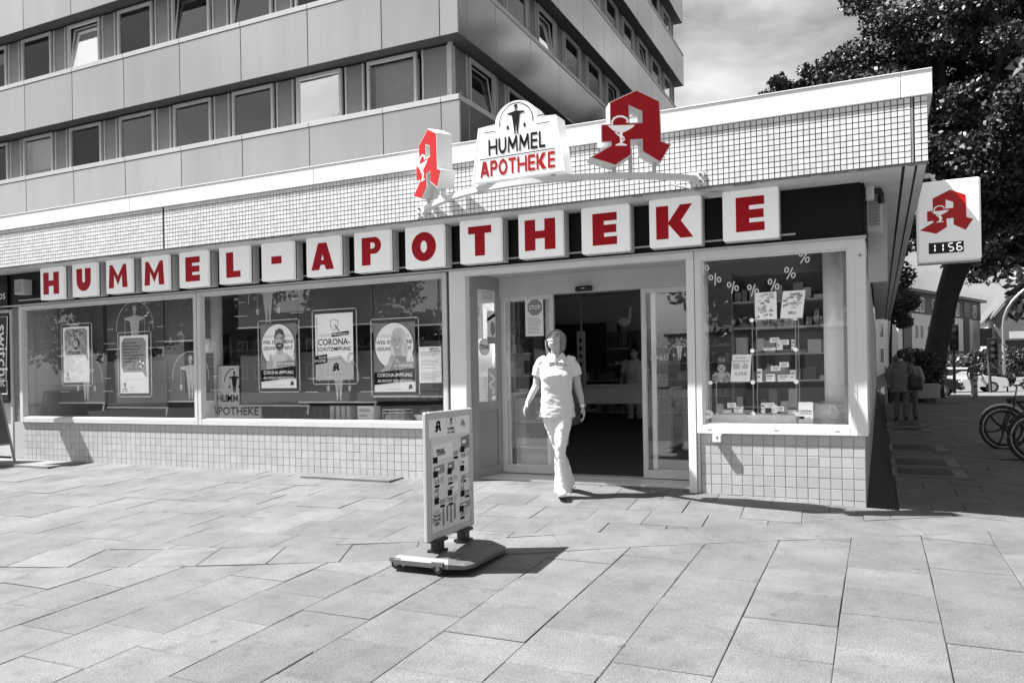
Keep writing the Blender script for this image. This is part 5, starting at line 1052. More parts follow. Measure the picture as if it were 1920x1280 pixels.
rf_ = m.build('roof', roofm, H2); box('chimney', brick, rf_, xm - .5, xm + .4, y0 + 14, y0 + 15, rz - .3, rz + 1.2)
sl2 = (rz - ez + .35) / (xm - x0 + .4)
m = MB(); m.add([(x0 + 1.2, y0 + 2.5, ez + sl2 * 1.2 + .2), (x0 + 2.1, y0 + 2.5, ez + sl2 * 2.1 + .2), (x0 + 2.1, y0 + 4.4, ez + sl2 * 2.1 + .2), (x0 + 1.2, y0 + 4.4, ez + sl2 * 1.2 + .2)], [(0, 1, 2, 3)]); m.build('skylight', mat('skylight_glass', .5, .1), rf_)
wall_windows(H2, (0, y0, 0), (1, 0, 0), [8.6], [15.4, 16.6, 17.8], .7, 1.2, wfm, wpn, (0, -1, 0)); wall_windows(H2, (0, y0, 0), (1, 0, 0), [3.2, 5.9], [17.2, 19.4], .8, 1.5, wfm, wpn, (0, -1, 0))
bal = box('balcony', clad, H2, 14.3, 17.0, y0 - 1.2, y0 - .01, 4.3, 4.5); box('parapet', ltgrey, bal, 14.8, 17.0, y0 - 1.2, y0 - 1.1, 4.51, 5.4); box('shop_front', mat('shop_front_pale', .35, .5), H2, 13.4, 17.4, y0 - .3, y0 - .01, .0, 2.6); box('shop_canopy', dark, H2, 13.2, 21.5, y0 - 1.6, y0 - .31, 2.7, 3.0)
# low buildings far across the square (reflected)
for i, (xx, yy, w_, h, mm) in enumerate(((-38, -66, 22, 5.5, rnd_), (-66, -56, 26, 8.5, clad), (-10, -60, 18, 4.6, rnd_), (14, -48, 16, 8.0, brick))):
    T = thing('row_house', ['low white house far across the square with flat roof', 'long dark house across the square at left', 'white flat-roofed house across the square behind the photographer', 'dark brick house across the square at the side street'][i], 'house', (xx, yy, -.4)); box('wall', mm, T, xx - w_ / 2, xx + w_ / 2, yy - 8, yy, -.4, h); box('roof', dark, T, xx - w_ / 2 - .3, xx + w_ / 2 + .3, yy - 8.3, yy + .3, h + .01, h + .3)
    wall_windows(T, (xx - w_ / 2, yy, -.4), (1, 0, 0), [1.6] + ([4.4] if h > 6 else []), [1.2 + 2.6 * k for k in range(int(w_ / 2.6) - 1)], 1.3, 1.5, wfm, wpn, (0, 1, 0))
# ================================================================== HEDGES, PLANTER, STREET FURNITURE
def hedge(label, x0, x1, y0, y1, z1, n, size, seed, cat='hedge', name='hedge'):
    T = thing(name, label, cat, ((x0 + x1) / 2, (y0 + y1) / 2, -.3)); g = np.random.default_rng(seed); k = max(6, int((x1 - x0) * 1.2)); pts = [(x0 + (x1 - x0) * g.random(), y0 + (y1 - y0) * g.random(), -.1 + (z1) * g.uniform(.2, .85)) for _ in range(k)]
    leaf_obj('foliage', leaves(pts, [min(1.2, z1 * .45)] * k, n, size, seed, 1.0), LEAF, T); m = MB()
    for p in pts[:12]: m.tube([(p[0], p[1], -.3), p], [.05, .02], 5)
    stuff(m.build('stem', BARK, T)); return T
hedge('low dark hedge in front of the white apartment house', 3, 26, 84, 88, 2.4, 26000, .15, 61); hedge('dark bushy shrub beside the wall behind the couple', .6, 2.3, 33.8, 35.0, 1.7, 16000, .06, 62, 'shrub', 'shrub'); hedge('rounded dark hedge below the brick house', 17, 30, 92, 97, 3.0, 24000, .15, 63); hedge('low shrubs on the traffic island', 6.5, 10.5, 52, 54, .9, 8000, .07, 64, 'shrub', 'shrub')
PL = thing('concrete_planter', 'pale concrete block planter on feet at the end of the shaded pavement', 'planter', (1.5, 33, -.05)); box('trough', mat('planter_concrete', .4, .85, .15, 3), PL, .8, 2.0, 32.6, 33.2, .08, .62, c=.03); box('foot', dark, PL, .95, 1.15, 32.7, 33.1, -.06, .08); box('foot', dark, PL, 1.65, 1.85, 32.7, 33.1, -.06, .08)
YT = thing('young_tree', 'slim young tree with a stake beside the far end of the shop wall', 'tree', (.35, 31.6, -.05)); m = MB(); m.tube([(.35, 31.6, -.05), (.37, 31.6, 2.0), (.45, 31.6, 3.4)], [.06, .05, .02], 6); m.build('trunk', BARK, YT); leaf_obj('crown', leaves([(.5, 31.6, 3.3), (.9, 31.5, 3.6), (.2, 31.7, 3.9), (.8, 31.6, 2.9)], [.5, .5, .5, .35], 6000, .055, 70), LEAF2, YT); m = MB(); m.tube([(.2, 31.4, -.05), (.2, 31.4, 1.3)], .04, 6); m.build('stake', wood, YT)
def bollard(label, x, y, lean=0.0, h=.95, r=.075):
    T = thing('bollard', label, 'bollard', (x, y, -.05)); m = MB(); tip = (x + lean, y, h); m.tube([(x, y, -.1), tip], r, 12); m.build('post', ltgrey, T, smooth=True); m = MB()
    for t in (.35, .62, .86): a = Vector((x, y, 0)).lerp(Vector(tip), t); b = Vector((x, y, 0)).lerp(Vector(tip), t + .08); m.tube([a, b], r + .006, 12)
    m.build('band', dark, T)
bollard('upright pale bollard with dark bands by the far kerb', 3.75, 39.2); bollard('pale post leaning to the right in front of the tree trunk', 2.15, 38.0, .42, 1.2, .06)
def signal(label, x, y, h, hz0, hz1, w_, lean=0.0, side=0):
    T = thing('traffic_light', label, 'traffic light', (x, y, -.1)); m = MB(); m.tube([(x, y, -.1), (x + lean, y, h)], .07, 8); m.build('pole', dark, T); box('signal_head', black, T, x + side + lean * hz0 / h - w_ / 2, x + side + lean * hz0 / h + w_ / 2, y - .2, y + .1, hz0, hz1, c=.03)
    for k in range(3): MB().cyl((x + side + lean * hz0 / h, y - .201, hz0 + (hz1 - hz0) * (.2 + .3 * k)), .1, -.05, 12, 'y').build('lens_hood', dark, T)
    return T
signal('tall dark mast with a signal head crossing the white house', 3.35, 44.5, 6.2, 2.0, 3.3, .42); TS = signal('traffic light on a short pole left of the brick house', 5.0, 45.5, 2.6, 1.5, 2.6, .42, -.1, .15); box('sign_back', black, TS, 4.55, 5.1, 45.35, 45.4, 2.2, 3.1); box('white_plate', paper, TS, 5.35, 5.6, 45.38, 45.4, 1.4, 2.3)
LP = thing('street_lamp', 'tall street lamp with long curved arm reaching to the right edge', 'street lamp', (6.75, 55, -.1)); m = MB(); pts = [(6.75, 55, -.1), (6.75, 55, 3.6)] + [(6.75 + 3.6 * (1 - cos(a)), 55, 3.6 + 2.9 * sin(a)) for a in [radians(k * 10) for k in range(1, 9)]]; m.tube(pts, .085, 8); m.build('pole', steel, LP, smooth=True); m = MB(); m.ball((pts[-1][0] + .5, 55, pts[-1][2] + .05), (.6, .15, .1)); m.build('lamp_head', ltgrey, LP, smooth=True)
# lamp across the square, mirrored in the second window
SLm = thing('light_mast', 'thin camera and light mast across the square', 'mast', (-24.5, -26, -.35)); m = MB(); m.tube([(-24.5, -26, -.35), (-24.5, -26, 9)], .07, 8); m.tube([(-24.5, -26, 6.9), (-24.0, -26, 6.9)], .04, 6); m.build('pole', grey, SLm); m = MB(); m.ball((-23.9, -26, 6.8), (.22, .15, .14)); m.ball((-24.5, -26, 5.6), .16); m.build('lamp', dark, SLm)
# ================================================================== CAR
def car(label, x, y, z, rot, paint, grp=None):
    T = thing('car', label, 'car', (x, y, z), rot, grp); pm = mat(paint[0], paint[1], .25, coat=.5)
    # local frame: nose towards -Y, width in X
    prof = [(-2.1, .35), (-2.15, .62), (-2.0, .82), (-1.0, .95), (-.35, 1.42), (1.0, 1.46), (1.75, 1.05), (2.1, .98), (2.15, .5), (2.1, .32)]
    m = MB(); R_ = []
    for s, k in ((-.86, .9), (-.80, 1), (.80, 1), (.86, .9)):
        R_.append([(s * (1 if z_ < 1 else .86), y_, .3 + (z_ - .3) * (1 if abs(s) < .85 else .97)) for y_, z_ in prof])
    n = len(prof); V = [p for r in R_ for p in r]; Fc = [(i * n + j, i * n + (j + 1) % n, (i + 1) * n + (j + 1) % n, (i + 1) * n + j) for i in range(3) for j in range(n)] + [tuple(range(n)), tuple(3 * n + j for j in range(n))[::-1]]
    m.add(V, Fc); b = m.build('body', pm, T, True)
    g = MB(); g.add([(-.66, -1.0, .99), (.66, -1.0, .99), (.60, -.42, 1.385), (-.60, -.42, 1.385)], [(0, 1, 2, 3)]); g.v = [(a, c - .02, d + .02) for a, c, d in g.v]; g.build('windscreen', mat('car_glass', .03, .05, spec=1), T, True)
    for s in (-1, 1):
        g = MB(); g.box(s * .75, s * .79, -.75, 1.35, 1.0, 1.34); g.build('side_window', mat('car_glass'), T, True); g = MB(); g.ball((s * .62, -2.06, .68), (.17, .08, .09)); g.build('headlight', mat('lamp_glass', .85, .1), T, True, True)
        for yy in (-1.35, 1.35):
            w1 = MB().cyl((s * .68, yy, .31), .31, s * .2, 18, 'x').build('wheel', rubber, T, True); MB().cyl((s * .881, yy, .31), .19, s * .006, 14, 'x').build('rim', steel, w1, True)
        g = MB(); g.box(s * .9, s * 1.02, -.75, -.62, .95, 1.08, c=.02); g.build('mirror', black, T, True)
    box('grille', black, T, -.42, .42, -2.165, -2.12, .52, .66, local=True); box('number_plate', paper, T, -.26, .26, -2.19, -2.166, .40, .50, local=True); box('bumper', pm, T, -.84, .84, -2.2, -2.1, .30, .50, c=.03, local=True); return T
car('dark car with bright headlights driving towards the corner at the right edge', 14.9, 76, -.25, radians(8), ('dark_car_paint', .06)); car('white car parked behind the tree trunk beyond the kerb', 4.3, 52, -.28, radians(95), ('white_car_paint', .6)); car('dark car standing behind the shrub by the white house', 1.7, 46.5, -.28, radians(80), ('black_car_paint', .02))
# ================================================================== BICYCLES
def bicycle(label, x, y, rot, lean, fend):
    z0 = ground(x, y); T = thing('bicycle', label, 'bicycle', (x, y, z0), rot, 'bicycles parked at the right edge'); T.rotation_euler = (lean, 0, rot)
    R = .345   # front wheel at x=0, rear at x=1.08
    for cx_ in (0, 1.08):
        m = MB(); m.tube([(cx_ + R * cos(a), 0, R + R * sin(a)) for a in [2 * pi * k / 36 for k in range(37)]], .022, 8, cap=False); W = m.build('wheel', rubber, T, True, True)
        m = MB(); m.tube([(cx_ + (R - .035) * cos(a), 0, R + (R - .035) * sin(a)) for a in [2 * pi * k / 36 for k in range(37)]], .009, 6, cap=False); m.build('rim', mat('rim_pale', .55, .3, metal=.6), W, True, True)
        m = MB(); m.cyl((cx_, -.05, R), .035, .1, 12, 'y')
        for k in range(6): a = k * pi / 3 + .2; m.tube([(cx_, 0, R), (cx_ + .15 * cos(a + .15), 0, R + .15 * sin(a + .15)), (cx_ + (R - .04) * cos(a), 0, R + (R - .04) * sin(a))], [.022, .014, .02], 6)
        m.tube([(cx_ + (R - .07) * cos(a), 0, R + (R - .07) * sin(a)) for a in [2 * pi * k / 30 for k in range(31)]], .022, 6, cap=False); m.build('mag_spokes', black, W, True)
        m = MB(); m.tube([(cx_ + (R + .045) * cos(a), 0, R + (R + .045) * sin(a)) for a in [radians(10 + 15 * k) for k in range(10)]], .016, 6); m.build('mudguard', fend, T, True, True)
    m = MB(); S, Hd, Bb = (.78, 0, .72), (.22, 0, .78), (.62, 0, .30)
    for a, b in ((Hd, S), (Hd, Bb), (S, Bb), (Bb, (1.08, 0, R)), (S, (1.08, 0, R)), ((.2, 0, .86), (.17, 0, .68))): m.tube([a, b], .02, 8)
    m.build('frame', black, T, True)
    m = MB(); m.tube([(.17, 0, .70), (.08, -.05, .55), (0, -.05, R)], .016, 8); m.tube([(.17, 0, .70), (.08, .05, .55), (0, .05, R)], .016, 8); m.build('fork', black, T, True)
    m = MB(); m.tube([(.2, 0, .84), (.24, 0, 1.02)], .015, 8); m.tube([(.42, -.29, 1.06), (.28, -.24, 1.07), (.22, 0, 1.03), (.28, .24, 1.07), (.42, .29, 1.06)], .013, 8); m.build('handlebar', mat('bar_steel', .3, .3, metal=.8), T, True)
    m = MB(); m.loft([((.70, 0, .93), .03, .02, (0, 1, 0), (0, 0, 1)), ((.82, 0, .935), .06, .03, (0, 1, 0), (0, 0, 1)), ((.95, 0, .945), .10, .03, (0, 1, 0), (0, 0, 1)), ((.98, 0, .945), .08, .02, (0, 1, 0), (0, 0, 1))], 12); m.build('saddle', black, T, True, True); m = MB(); m.tube([S, (.84, 0, .93)], .014, 8); m.build('seat_post', steel, T, True)
    m = MB(); m.cyl((.62, -.04, .30), .09, .012, 20, 'y'); m.tube([(.62, -.06, .30), (.75, -.07, .20)], .012, 6); m.tube([(.62, .06, .30), (.49, .07, .40)], .012, 6); m.box(.70, .80, -.15, -.06, .185, .205); m.box(.44, .54, .06, .15, .395, .415); m.build('crank', dark, T, True)
    m = MB(); m.ball((.12, 0, .80), (.05, .045, .05), 10, 8); m.build('headlamp', black, T, True, True); m = MB(); m.tube([(.98, -.08, .78), (1.3, -.08, .78), (1.3, .08, .78), (.98, .08, .78)], .008, 5); m.tube([(1.25, -.08, .78), (1.08, -.07, R)], .008, 5); m.tube([(1.25, .08, .78), (1.08, .07, R)], .008, 5); m.build('carrier', black, T, True); return T
bicycle('black bicycle with white front mudguard, farther one at the right edge', 1.83, 15.0, radians(14), radians(-6), mat('mudguard_white', .7, .35)); bicycle('black bicycle nearer to the camera, cut by the right edge', 1.99, 13.1, radians(10), radians(-8), black)
# ================================================================== PAVEMENT SIGN
SX, SY = -2.86, 5.0; SZ = ground(SX, SY)
PSN = thing('pavement_sign', 'white wheeled pavement sign with a product price poster standing in front of the entrance', 'pavement sign', (SX, SY, SZ))
# base: local frame, long axis X, panel plane along Y at x=0
bm_ = mat('sign_base_plastic', .12, .55, .08, 8); top = []
def base_ring(z, k, lift): 
    P = []
    for x, y in [(-.31, -.32), (-.26, -.36), (.18, -.36), (.29, -.32), (.32, -.24), (.32, .24), (.29, .32), (.18, .36), (-.26, .36), (-.31, .32)]: P.append((x * k, y * k, z + lift * (abs(x) < .29) + (lift * .4 if x > .4 else 0)))
    return P
V = base_ring(.035, 1.0, .0) + base_ring(.06, 1.0, .008) + base_ring(.075, .92, .02) + base_ring(.085, .55, .03); n = 10
Fc = [(i * n + j, i * n + (j + 1) % n, (i + 1) * n + (j + 1) % n, (i + 1) * n + j) for i in range(3) for j in range(n)] + [tuple(range(n))[::-1], tuple(3 * n + j for j in range(n))]
m = MB(); m.add(V, Fc); BS = m.build('base', bm_, PSN, True)
m = MB()
for k in range(4): m.tube([(.02 + .06 * k, -.325 + .012 * k, .092), (.05 + .06 * k, -.2, .105), (.02 + .06 * k, -.08, .112)], .0035, 4)
m.build('moulded_rib', mat('base_rib', .12, .6), BS, True)
for x, y in ((-.25, -.33), (.10, -.345), (-.25, .33), (.10, .345)):
    w1 = MB().cyl((x, y - .02, .035), .036, .04, 14, 'y').build('wheel', rubber, PSN, True); MB().cyl((x, y - .022, .035), .016, .044, 10, 'y').build('hub', grey, w1, True); box('wheel_housing', mat('base_rib'), PSN, x - .045, x + .045, y - .028, y + .028, .05, .078, local=True)
for y in (-.19, .19): MB().box(-.035, .035, y - .045, y + .045, .10, .20, c=.01).build('post', black, PSN, True); MB().box(-.045, .045, y - .085, y + .085, .178, .205, c=.008).build('clamp', black, PSN, True); box('spring_foot', black, PSN, -.05, .05, y - .06, y + .06, .105, .125, local=True)
PW, z0, z1 = .345, .20, 1.10
al = mat('sign_frame_alu', .5, .35, .05, 4)
for a, b, c_, d in ((-PW, -PW + .045, z0, z1), (PW - .045, PW, z0, z1), (-PW + .045, PW - .045, z0, z0 + .05), (-PW + .045, PW - .045, z1 - .05, z1)): MB().box(-.015, .015, a, b, c_, d, c=.006).build('frame', al, PSN, True)
PO = MB().box(-.010, .010, -PW + .045, PW - .045, z0 + .05, z1 - .05).build('poster', paper, PSN, True)
LYR = {}; CN = [0]
def pr(k, polys=None, t=None, lev=1):
    mb = LYR.setdefault((k, lev), MB()); U = Vector((0, 1, 0))
    for q in (polys or []): CN[0] += 1; put(mb, [q], 1, Vector((.010 + .0011 * lev + .00001 * CN[0], -.295, z0 + .052)), U)
    if t: CN[0] += 1; txt(mb, t[0], t[1], Vector((.010 + .0011 * lev + .00001 * CN[0], -.295, z0 + .052)) + U * t[2] + Vector((0, 0, t[3])), U, bold=min(.012, t[4]), align=t[5], width=t[6] if len(t) > 6 else None)
pr('l', [[rect(.0, .59, .0, .655)]]); pr('f', [[rect(.02, .57, .0, .655)]], lev=2); pr('k', [[[(p[0] * .085 + .12, p[1] * .085 + .70) for p in AP], [(p[0] * .085 + .12, p[1] * .085 + .70) for p in AH]]]); pr('k', [[[(p[0] * .07 + .31, p[1] * .07 + .735) for p in l] for l in lo] for lo in man()]); pr('g', [stroke(circ(.31, .735, .075, 20, pi, 0), .004)])
pr('k', t=('HUMMEL', .03, .31, .705, .02, 'c', .11)); pr('k', t=('APOTHEKE', .026, .31, .678, .02, 'c', .12)); pr('l', t=('HUMMEL-APOTHEKE', .014, .03, .79, .0, 'l')); pr('g', [[circ(.485, .755, .018, 8)], [circ(.505, .735, .02, 8)], [circ(.465, .735, .014, 8)]]); pr('l', [[rect(0, .59, .66, .663)]])
rr = random.Random(77)
def prod(u, v, w_, h, k, price, pu, pv, tl=3):
    pr(k, [[[(u, v), (u + w_, v + h * .12), (u + w_, v + h), (u, v + h * .88)]]], lev=3); pr('w' if k != 'w' else 'g', [[rect(u + w_ * .12, u + w_ * .55, v + h * .45, v + h * .68)]], lev=4); pr('k', [[rect(u - .01, u + .05, v - .015, v + .028)]], lev=5)
    pr('k', t=(price, .042, pu, pv, .01, 'l', .062), lev=3); pr('k', [[rect(pu, pu + .065, pv - .028, pv - .010)]], lev=3)
    for i in range(tl): pr('g', [[rect(pu + .075, pu + .075 + rr.uniform(.03, .07), pv + .03 - i * .015, pv + .035 - i * .015)]], lev=3)
prod(.05, .50, .27, .12, 'w', '8,50', .335, .515, 2); pr('k', t=('Diclo-', .06, .10, .535, .02, 'l', .12), lev=5); prod(.45, .54, .13, .11, 'v', '19,95', .455, .485); prod(.05, .40, .15, .07, 'g', '5,75', .06, .34); prod(.25, .40, .09, .075, 'v', '1,95', .25, .335); prod(.44, .40, .10, .09, 'w', '3,50', .45, .325); prod(.06, .21, .05, .10, 'g', '13,50', .13, .19); prod(.25, .245, .14, .07, 'w', '7,95', .25, .185); prod(.44, .21, .04, .13, 'g', '2,95', .50, .205, 2); prod(.42, .10, .16, .055, 'g', '3,95', .42, .055)
for i in range(4): pr('v', [[rect(.16 + i * .055, .185 + i * .055, .03 + .02 * (i % 2), .13 + .03 * (i % 2))], [rect(.165 + i * .055, .18 + i * .055, .13, .165)]], lev=3)
for k in range(14): a = k * pi / 7; pr('g', [stroke([(.08 + .03 * cos(a), .10 + .03 * sin(a)), (.08 + .065 * cos(a), .10 + .065 * sin(a))], .005)], lev=3)
for i, s in enumerate(('Kleines', 'Wunder-', 'elixir')): pr('k', t=(s, .03, .085, .105 - i * .028, .015, 'c'), lev=4)
K2 = dict(k=ink, g=inkg, l=inkl, w=paper, v=mat('print_mid'), f=mat('print_ground', .72, .6))
for (k, lev), mb in LYR.items(): stuff(mb.build('print', K2[k], PO, True, fix=False))
# ================================================================== PEOPLE
def remesh(mb, name, m_, parent, vox, smooth_it=6, wr=0.0, wscale=9.0, seed=0, dec=None):
    o = mb.build(name, m_, parent, True, True)
    md = o.modifiers.new('r', 'REMESH'); md.mode = 'VOXEL'; md.voxel_size = vox; md.use_smooth_shade = True
    ms = o.modifiers.new('s', 'SMOOTH'); ms.iterations = smooth_it; ms.factor = .5
    pr_ = o.parent; o.parent = None; C.objects.unlink(o); me = evaluated(o); C.objects.link(o); o.parent = pr_; o.modifiers.clear(); old = o.data; o.data = me; bpy.data.meshes.remove(old); me.name = name
    if wr:
        from mathutils import noise
        n = len(me.vertices); co = np.empty(n * 3, np.float32); no = np.empty(n * 3, np.float32); me.vertices.foreach_get('co', co); me.vertex_normals.foreach_get('vector', no); co = co.reshape(-1, 3); no = no.reshape(-1, 3)
        ks = np.array([noise.noise((c[0] * wscale + seed, c[1] * wscale, c[2] * wscale * 1.8)) + .5 * noise.noise((c[0] * wscale * 2.3, c[1] * wscale * 2.3 + seed, c[2] * wscale * 5)) for c in co.tolist()])
        me.vertices.foreach_set('co', (co + no * (ks * wr)[:, None]).ravel().astype(np.float32))
    me.polygons.foreach_set('use_smooth', [True] * len(me.polygons)); me.materials.clear(); me.materials.append(m_); return o
X_, Y_, Z_ = (1, 0, 0), (0, 1, 0), (0, 0, 1)
def limb(mb, pts, n=14):
    """pts: (x,y,z,rx,ry)"""
    P = [Vector(p[:3]) for p in pts]; R_ = []
    for i, p in enumerate(pts):
        d = (P[min(i + 1, len(P) - 1)] - P[max(0, i - 1)]).normalized(); ax = (Vector((1, 0, 0)) - d * d.x).normalized(); ay = d.cross(ax).normalized(); R_.append((P[i], p[3], p[4] if len(p) > 4 else p[3], ax, ay))
    mb.loft(R_, n)
def hand(mb, w_, d, side, palm=Vector((0, -1, 0)), L=.175, curl=.5):
    """relaxed hand from wrist w_, pointing along d; thumb on `side` (vector)"""
    d = Vector(d).normalized(); s = Vector(side); s = (s - d * s.dot(d)).normalized(); p = d.cross(s).normalized()
    if p.dot(palm) < 0: p = -p
    w_ = Vector(w_); k = L / .175
    mb.loft([(w_ - d * .02, .026, .019, s, p), (w_ + d * .03 * k, .036, .017, s, p), (w_ + d * .075 * k, .041, .015, s, p), (w_ + d * .09 * k, .039, .012, s, p)], 12)
    for i, (o_, l) in enumerate(((.028, .070), (.0095, .078), (-.0095, .073), (-.027, .058))):
        a = w_ + d * .084 * k + s * o_; c = curl + .12 * i; b = a + (d * cos(c * .5) + p * sin(c * .5)) * l * .42 * k; e = b + (d * cos(c * 1.2) + p * sin(c * 1.2)) * l * .34 * k; f = e + (d * cos(c * 1.8) + p * sin(c * 1.8)) * l * .28 * k
        mb.tube([a - d * .012, a, b, e, f], [.0085, .0088, .0083, .0075, .0055], 7)
    a = w_ + d * .022 * k + s * .030; b = a + (d * .65 + s * .6 + p * .35).normalized() * .035 * k; e = b + (d * .85 + s * .25 + p * .4).normalized() * .03 * k; mb.tube([a - s * .012, a, b, e], [.011, .0115, .010, .007], 7)
def head(T, c, tilt, yaw, skin_, hair_, style, mask=False, scale=1.0):
    """head with face features; c = base of skull, local -Y is the face"""
    M = Matrix.Translation(c) @ Matrix.Rotation(yaw, 4, 'Z') @ Matrix.Rotation(tilt, 4, 'X') @ Matrix.Scale(scale, 4)
    def tr(mb): mb.v = [tuple(M @ Vector(p)) for p in mb.v]; return mb
    m = MB(); m.ball((0, .012, .125), (.074, .092, .095), 24, 16); m.loft([((0, -.022, .0), .026, .024, X_, Y_), ((0, -.022, .02), .047, .048, X_, Y_), ((0, -.016, .06), .062, .068, X_, Y_), ((0, -.01, .10), .068, .076, X_, Y_), ((0, 0, .15), .066, .078, X_, Y_)], 20)
    m.ball((0, -.084, .066), (.011, .015, .010), 10, 8); m.tube([(0, -.078, .105), (0, -.088, .082), (0, -.096, .068)], [.006, .009, .010], 8); m.ball((0, -.072, .012), (.020, .014, .014), 10, 8)
    for s in (-1, 1): m.ball((s * .04, -.058, .062), (.022, .018, .02), 10, 8); m.ball((s * .072, .012, .085), (.010, .02, .032), 10, 8); m.ball((s * .03, -.070, .112), (.022, .010, .006), 8, 6)
    body = m; tr(body)
    feats = []
    m = MB()
    for s in (-1, 1): m.ball((s * .029, -.0745, .095), (.0125, .006, .0065), 10, 6)
    feats.append(('eye_white', tr(m), mat('eye_white', .7, .3)))
    m = MB()
    for s in (-1, 1): m.ball((s * .029, -.0790, .0955), (.007, .003, .006), 8, 6); m.tube([(s * .014, -.079, .116), (s * .03, -.0805, .121), (s * .046, -.073, .116)], .0032, 5); m.tube([(s * .015, -.078, .100), (s * .029, -.0815, .1035), (s * .043, -.074, .099)], .0022, 5)
    feats.append(('brow', tr(m), mat('brow_dark', .07, .7)))
    if not mask:
        m = MB(); m.tube([(-.026, -.073, .040), (-.012, -.0825, .035), (0, -.085, .0335), (.012, -.0825, .035), (.026, -.073, .040)], [.003, .0055, .006, .0055, .003], 6); feats.append(('lip', tr(m), mat('lip_grey', .10, .5)))
        m = MB(); m.tube([(-.018, -.0805, .0395), (0, -.0865, .0375), (.018, -.0805, .0395)], [.002, .0036, .002], 6); feats.append(('teeth', tr(m), mat('teeth', .8, .3)))
    else:
        m = MB(); m.loft([((0, -.03, .0), .05, .055, X_, Y_), ((0, -.028, .04), .066, .072, X_, Y_), ((0, -.026, .075), .068, .072, X_, Y_)], 20); feats.append(('face_mask', tr(m), mat('mask_pale', .62, .8)))
    m = MB()
    if style == 'bob':
        m.ball((0, .020, .130), (.084, .100, .103), 28, 18)
        for s in (-1, 1):
            m.loft([((s * .060, .014, .17), .026, .06, X_, Y_), ((s * .072, .012, .12), .019, .068, X_, Y_), ((s * .077, .014, .075), .017, .062, X_, Y_), ((s * .073, .022, .035), .015, .048, X_, Y_), ((s * .064, .03, .010), .010, .032, X_, Y_)], 14)
        m.loft([((0, .07, .14), .078, .04, X_, Y_), ((0, .084, .08), .072, .034, X_, Y_), ((0, .080, .02), .060, .028, X_, Y_), ((0, .072, .0), .045, .02, X_, Y_)], 16)
    elif style == 'short': m.ball((0, .02, .138), (.084, .10, .094), 20, 12); m.loft([((0, .06, .14), .074, .045, X_, Y_), ((0, .075, .06), .066, .035, X_, Y_), ((0, .07, .02), .05, .025, X_, Y_)], 14)
    else: m.ball((0, .02, .135), (.088, .102, .098), 20, 12); m.loft([((0, .07, .14), .08, .05, X_, Y_), ((0, .085, .05), .078, .045, X_, Y_), ((0, .08, -.06), .07, .035, X_, Y_)], 14)
    # cut a face opening: drop hair in front of the face
    return body, feats, tr(m), M
def person(label, loc, rotz, spec):
    T = thing('person', label, 'person', loc, rotz); return T
HAIRG = mat('hair_grey', .22, .5, .5, 120); HAIRD = mat('hair_dark', .012, .5, .2, 60); CLW = mat('white_polo_cloth', .72, .85, .03, 10, bump=.15, bscale=350); CLT = mat('white_trousers', .74, .85, .03, 10, bump=.12, bscale=300); SHO = mat('white_shoe', .7, .6)
def front_cut(o, M, mode):
    """remove hair faces over the face"""
    import bmesh
    bm = bmesh.new(); bm.from_mesh(o.data); Mi = M.inverted(); kill = []
    for f in bm.faces:
        c = Mi @ f.calc_center_median()
        if c.y < .0 and (c.x - .006) ** 2 / .060 ** 2 + (c.z - .068 - .18 * c.x) ** 2 / .088 ** 2 < 1: kill.append(f)
    bmesh.ops.delete(bm, geom=kill, context='FACES'); bm.to_mesh(o.data); bm.free()
# ---- walking woman in white.  local frame: face towards -Y, x to her left (viewer's right)
wx, wy = -2.93, 7.30
WM = thing('person', 'woman in white polo shirt and white trousers walking out of the doors looking up', 'person', (wx, wy, ground(wx, wy)), radians(18))
nb = Vector((.0, -.005, 1.42)); b, feats, hr, HM = head(WM, Vector((-.02, -.03, 1.475)), radians(-40), radians(-12), skin, HAIRG, 'bob', False, 1.1)
body = MB(); body.add(b.v, b.f)
body.loft([((0, .035, 1.36), .075, .055, X_, Y_), ((0, .02, 1.42), .054, .052, X_, Y_), ((0, .0, 1.47), .05, .052, X_, Y_), ((0, -.02, 1.53), .05, .055, X_, Y_)], 16)
RA = [(-.155, .03, 1.37, .046), (-.185, .04, 1.26, .043), (-.205, .05, 1.12, .039), (-.25, .0, 1.03, .034), (-.29, -.06, .945, .024)]; LA = [(.155, .03, 1.37, .046), (.19, .045, 1.25, .043), (.21, .06, 1.10, .039), (.235, .06, 1.0, .034), (.255, .04, .90, .024)]
for A2, s in ((RA, -1), (LA, 1)):
    limb(body, A2); d = Vector(A2[-1][:3]) - Vector(A2[-2][:3]); hand(body, A2[-1][:3], d + Vector((0, 0, -.02)), (0, -1, 0), Vector((-s, 0, 0)), .175, .45)
bo = remesh(body, 'body', skin, WM, .0055, 2)
for nm, mb, mm in feats: mb.build(nm, mm, bo, True, True)
hro = remesh(hr, 'hair', HAIRG, WM, .005, 2, .0025, 45); front_cut(hro, HM, 0)
sh = MB(); sh.loft([((0, .015, .80), .182, .125, X_, Y_), ((0, .015, .86), .178, .126, X_, Y_), ((0, .012, .96), .164, .118, X_, Y_), ((0, .01, 1.05), .152, .108, X_, Y_), ((0, 0, 1.14), .158, .116, X_, Y_), ((0, -.005, 1.22), .163, .122, X_, Y_), ((0, .01, 1.31), .165, .10, X_, Y_), ((0, .022, 1.37), .13, .078, X_, Y_), ((0, .025, 1.41), .09, .062, X_, Y_), ((0, .02, 1.43), .07, .056, X_, Y_)], 28, power=2.3)
for s, A2 in ((-1, RA), (1, LA)): limb(sh, [(s * .10, .025, 1.385, .045), (s * .145, .03, 1.365, .055), (s * .172, .036, 1.30, .060), (s * .198, .042, 1.21, .061)])
for s in (-1, 1): sh.ball((s * .07, -.078, 1.20), (.066, .045, .066), 14, 10)
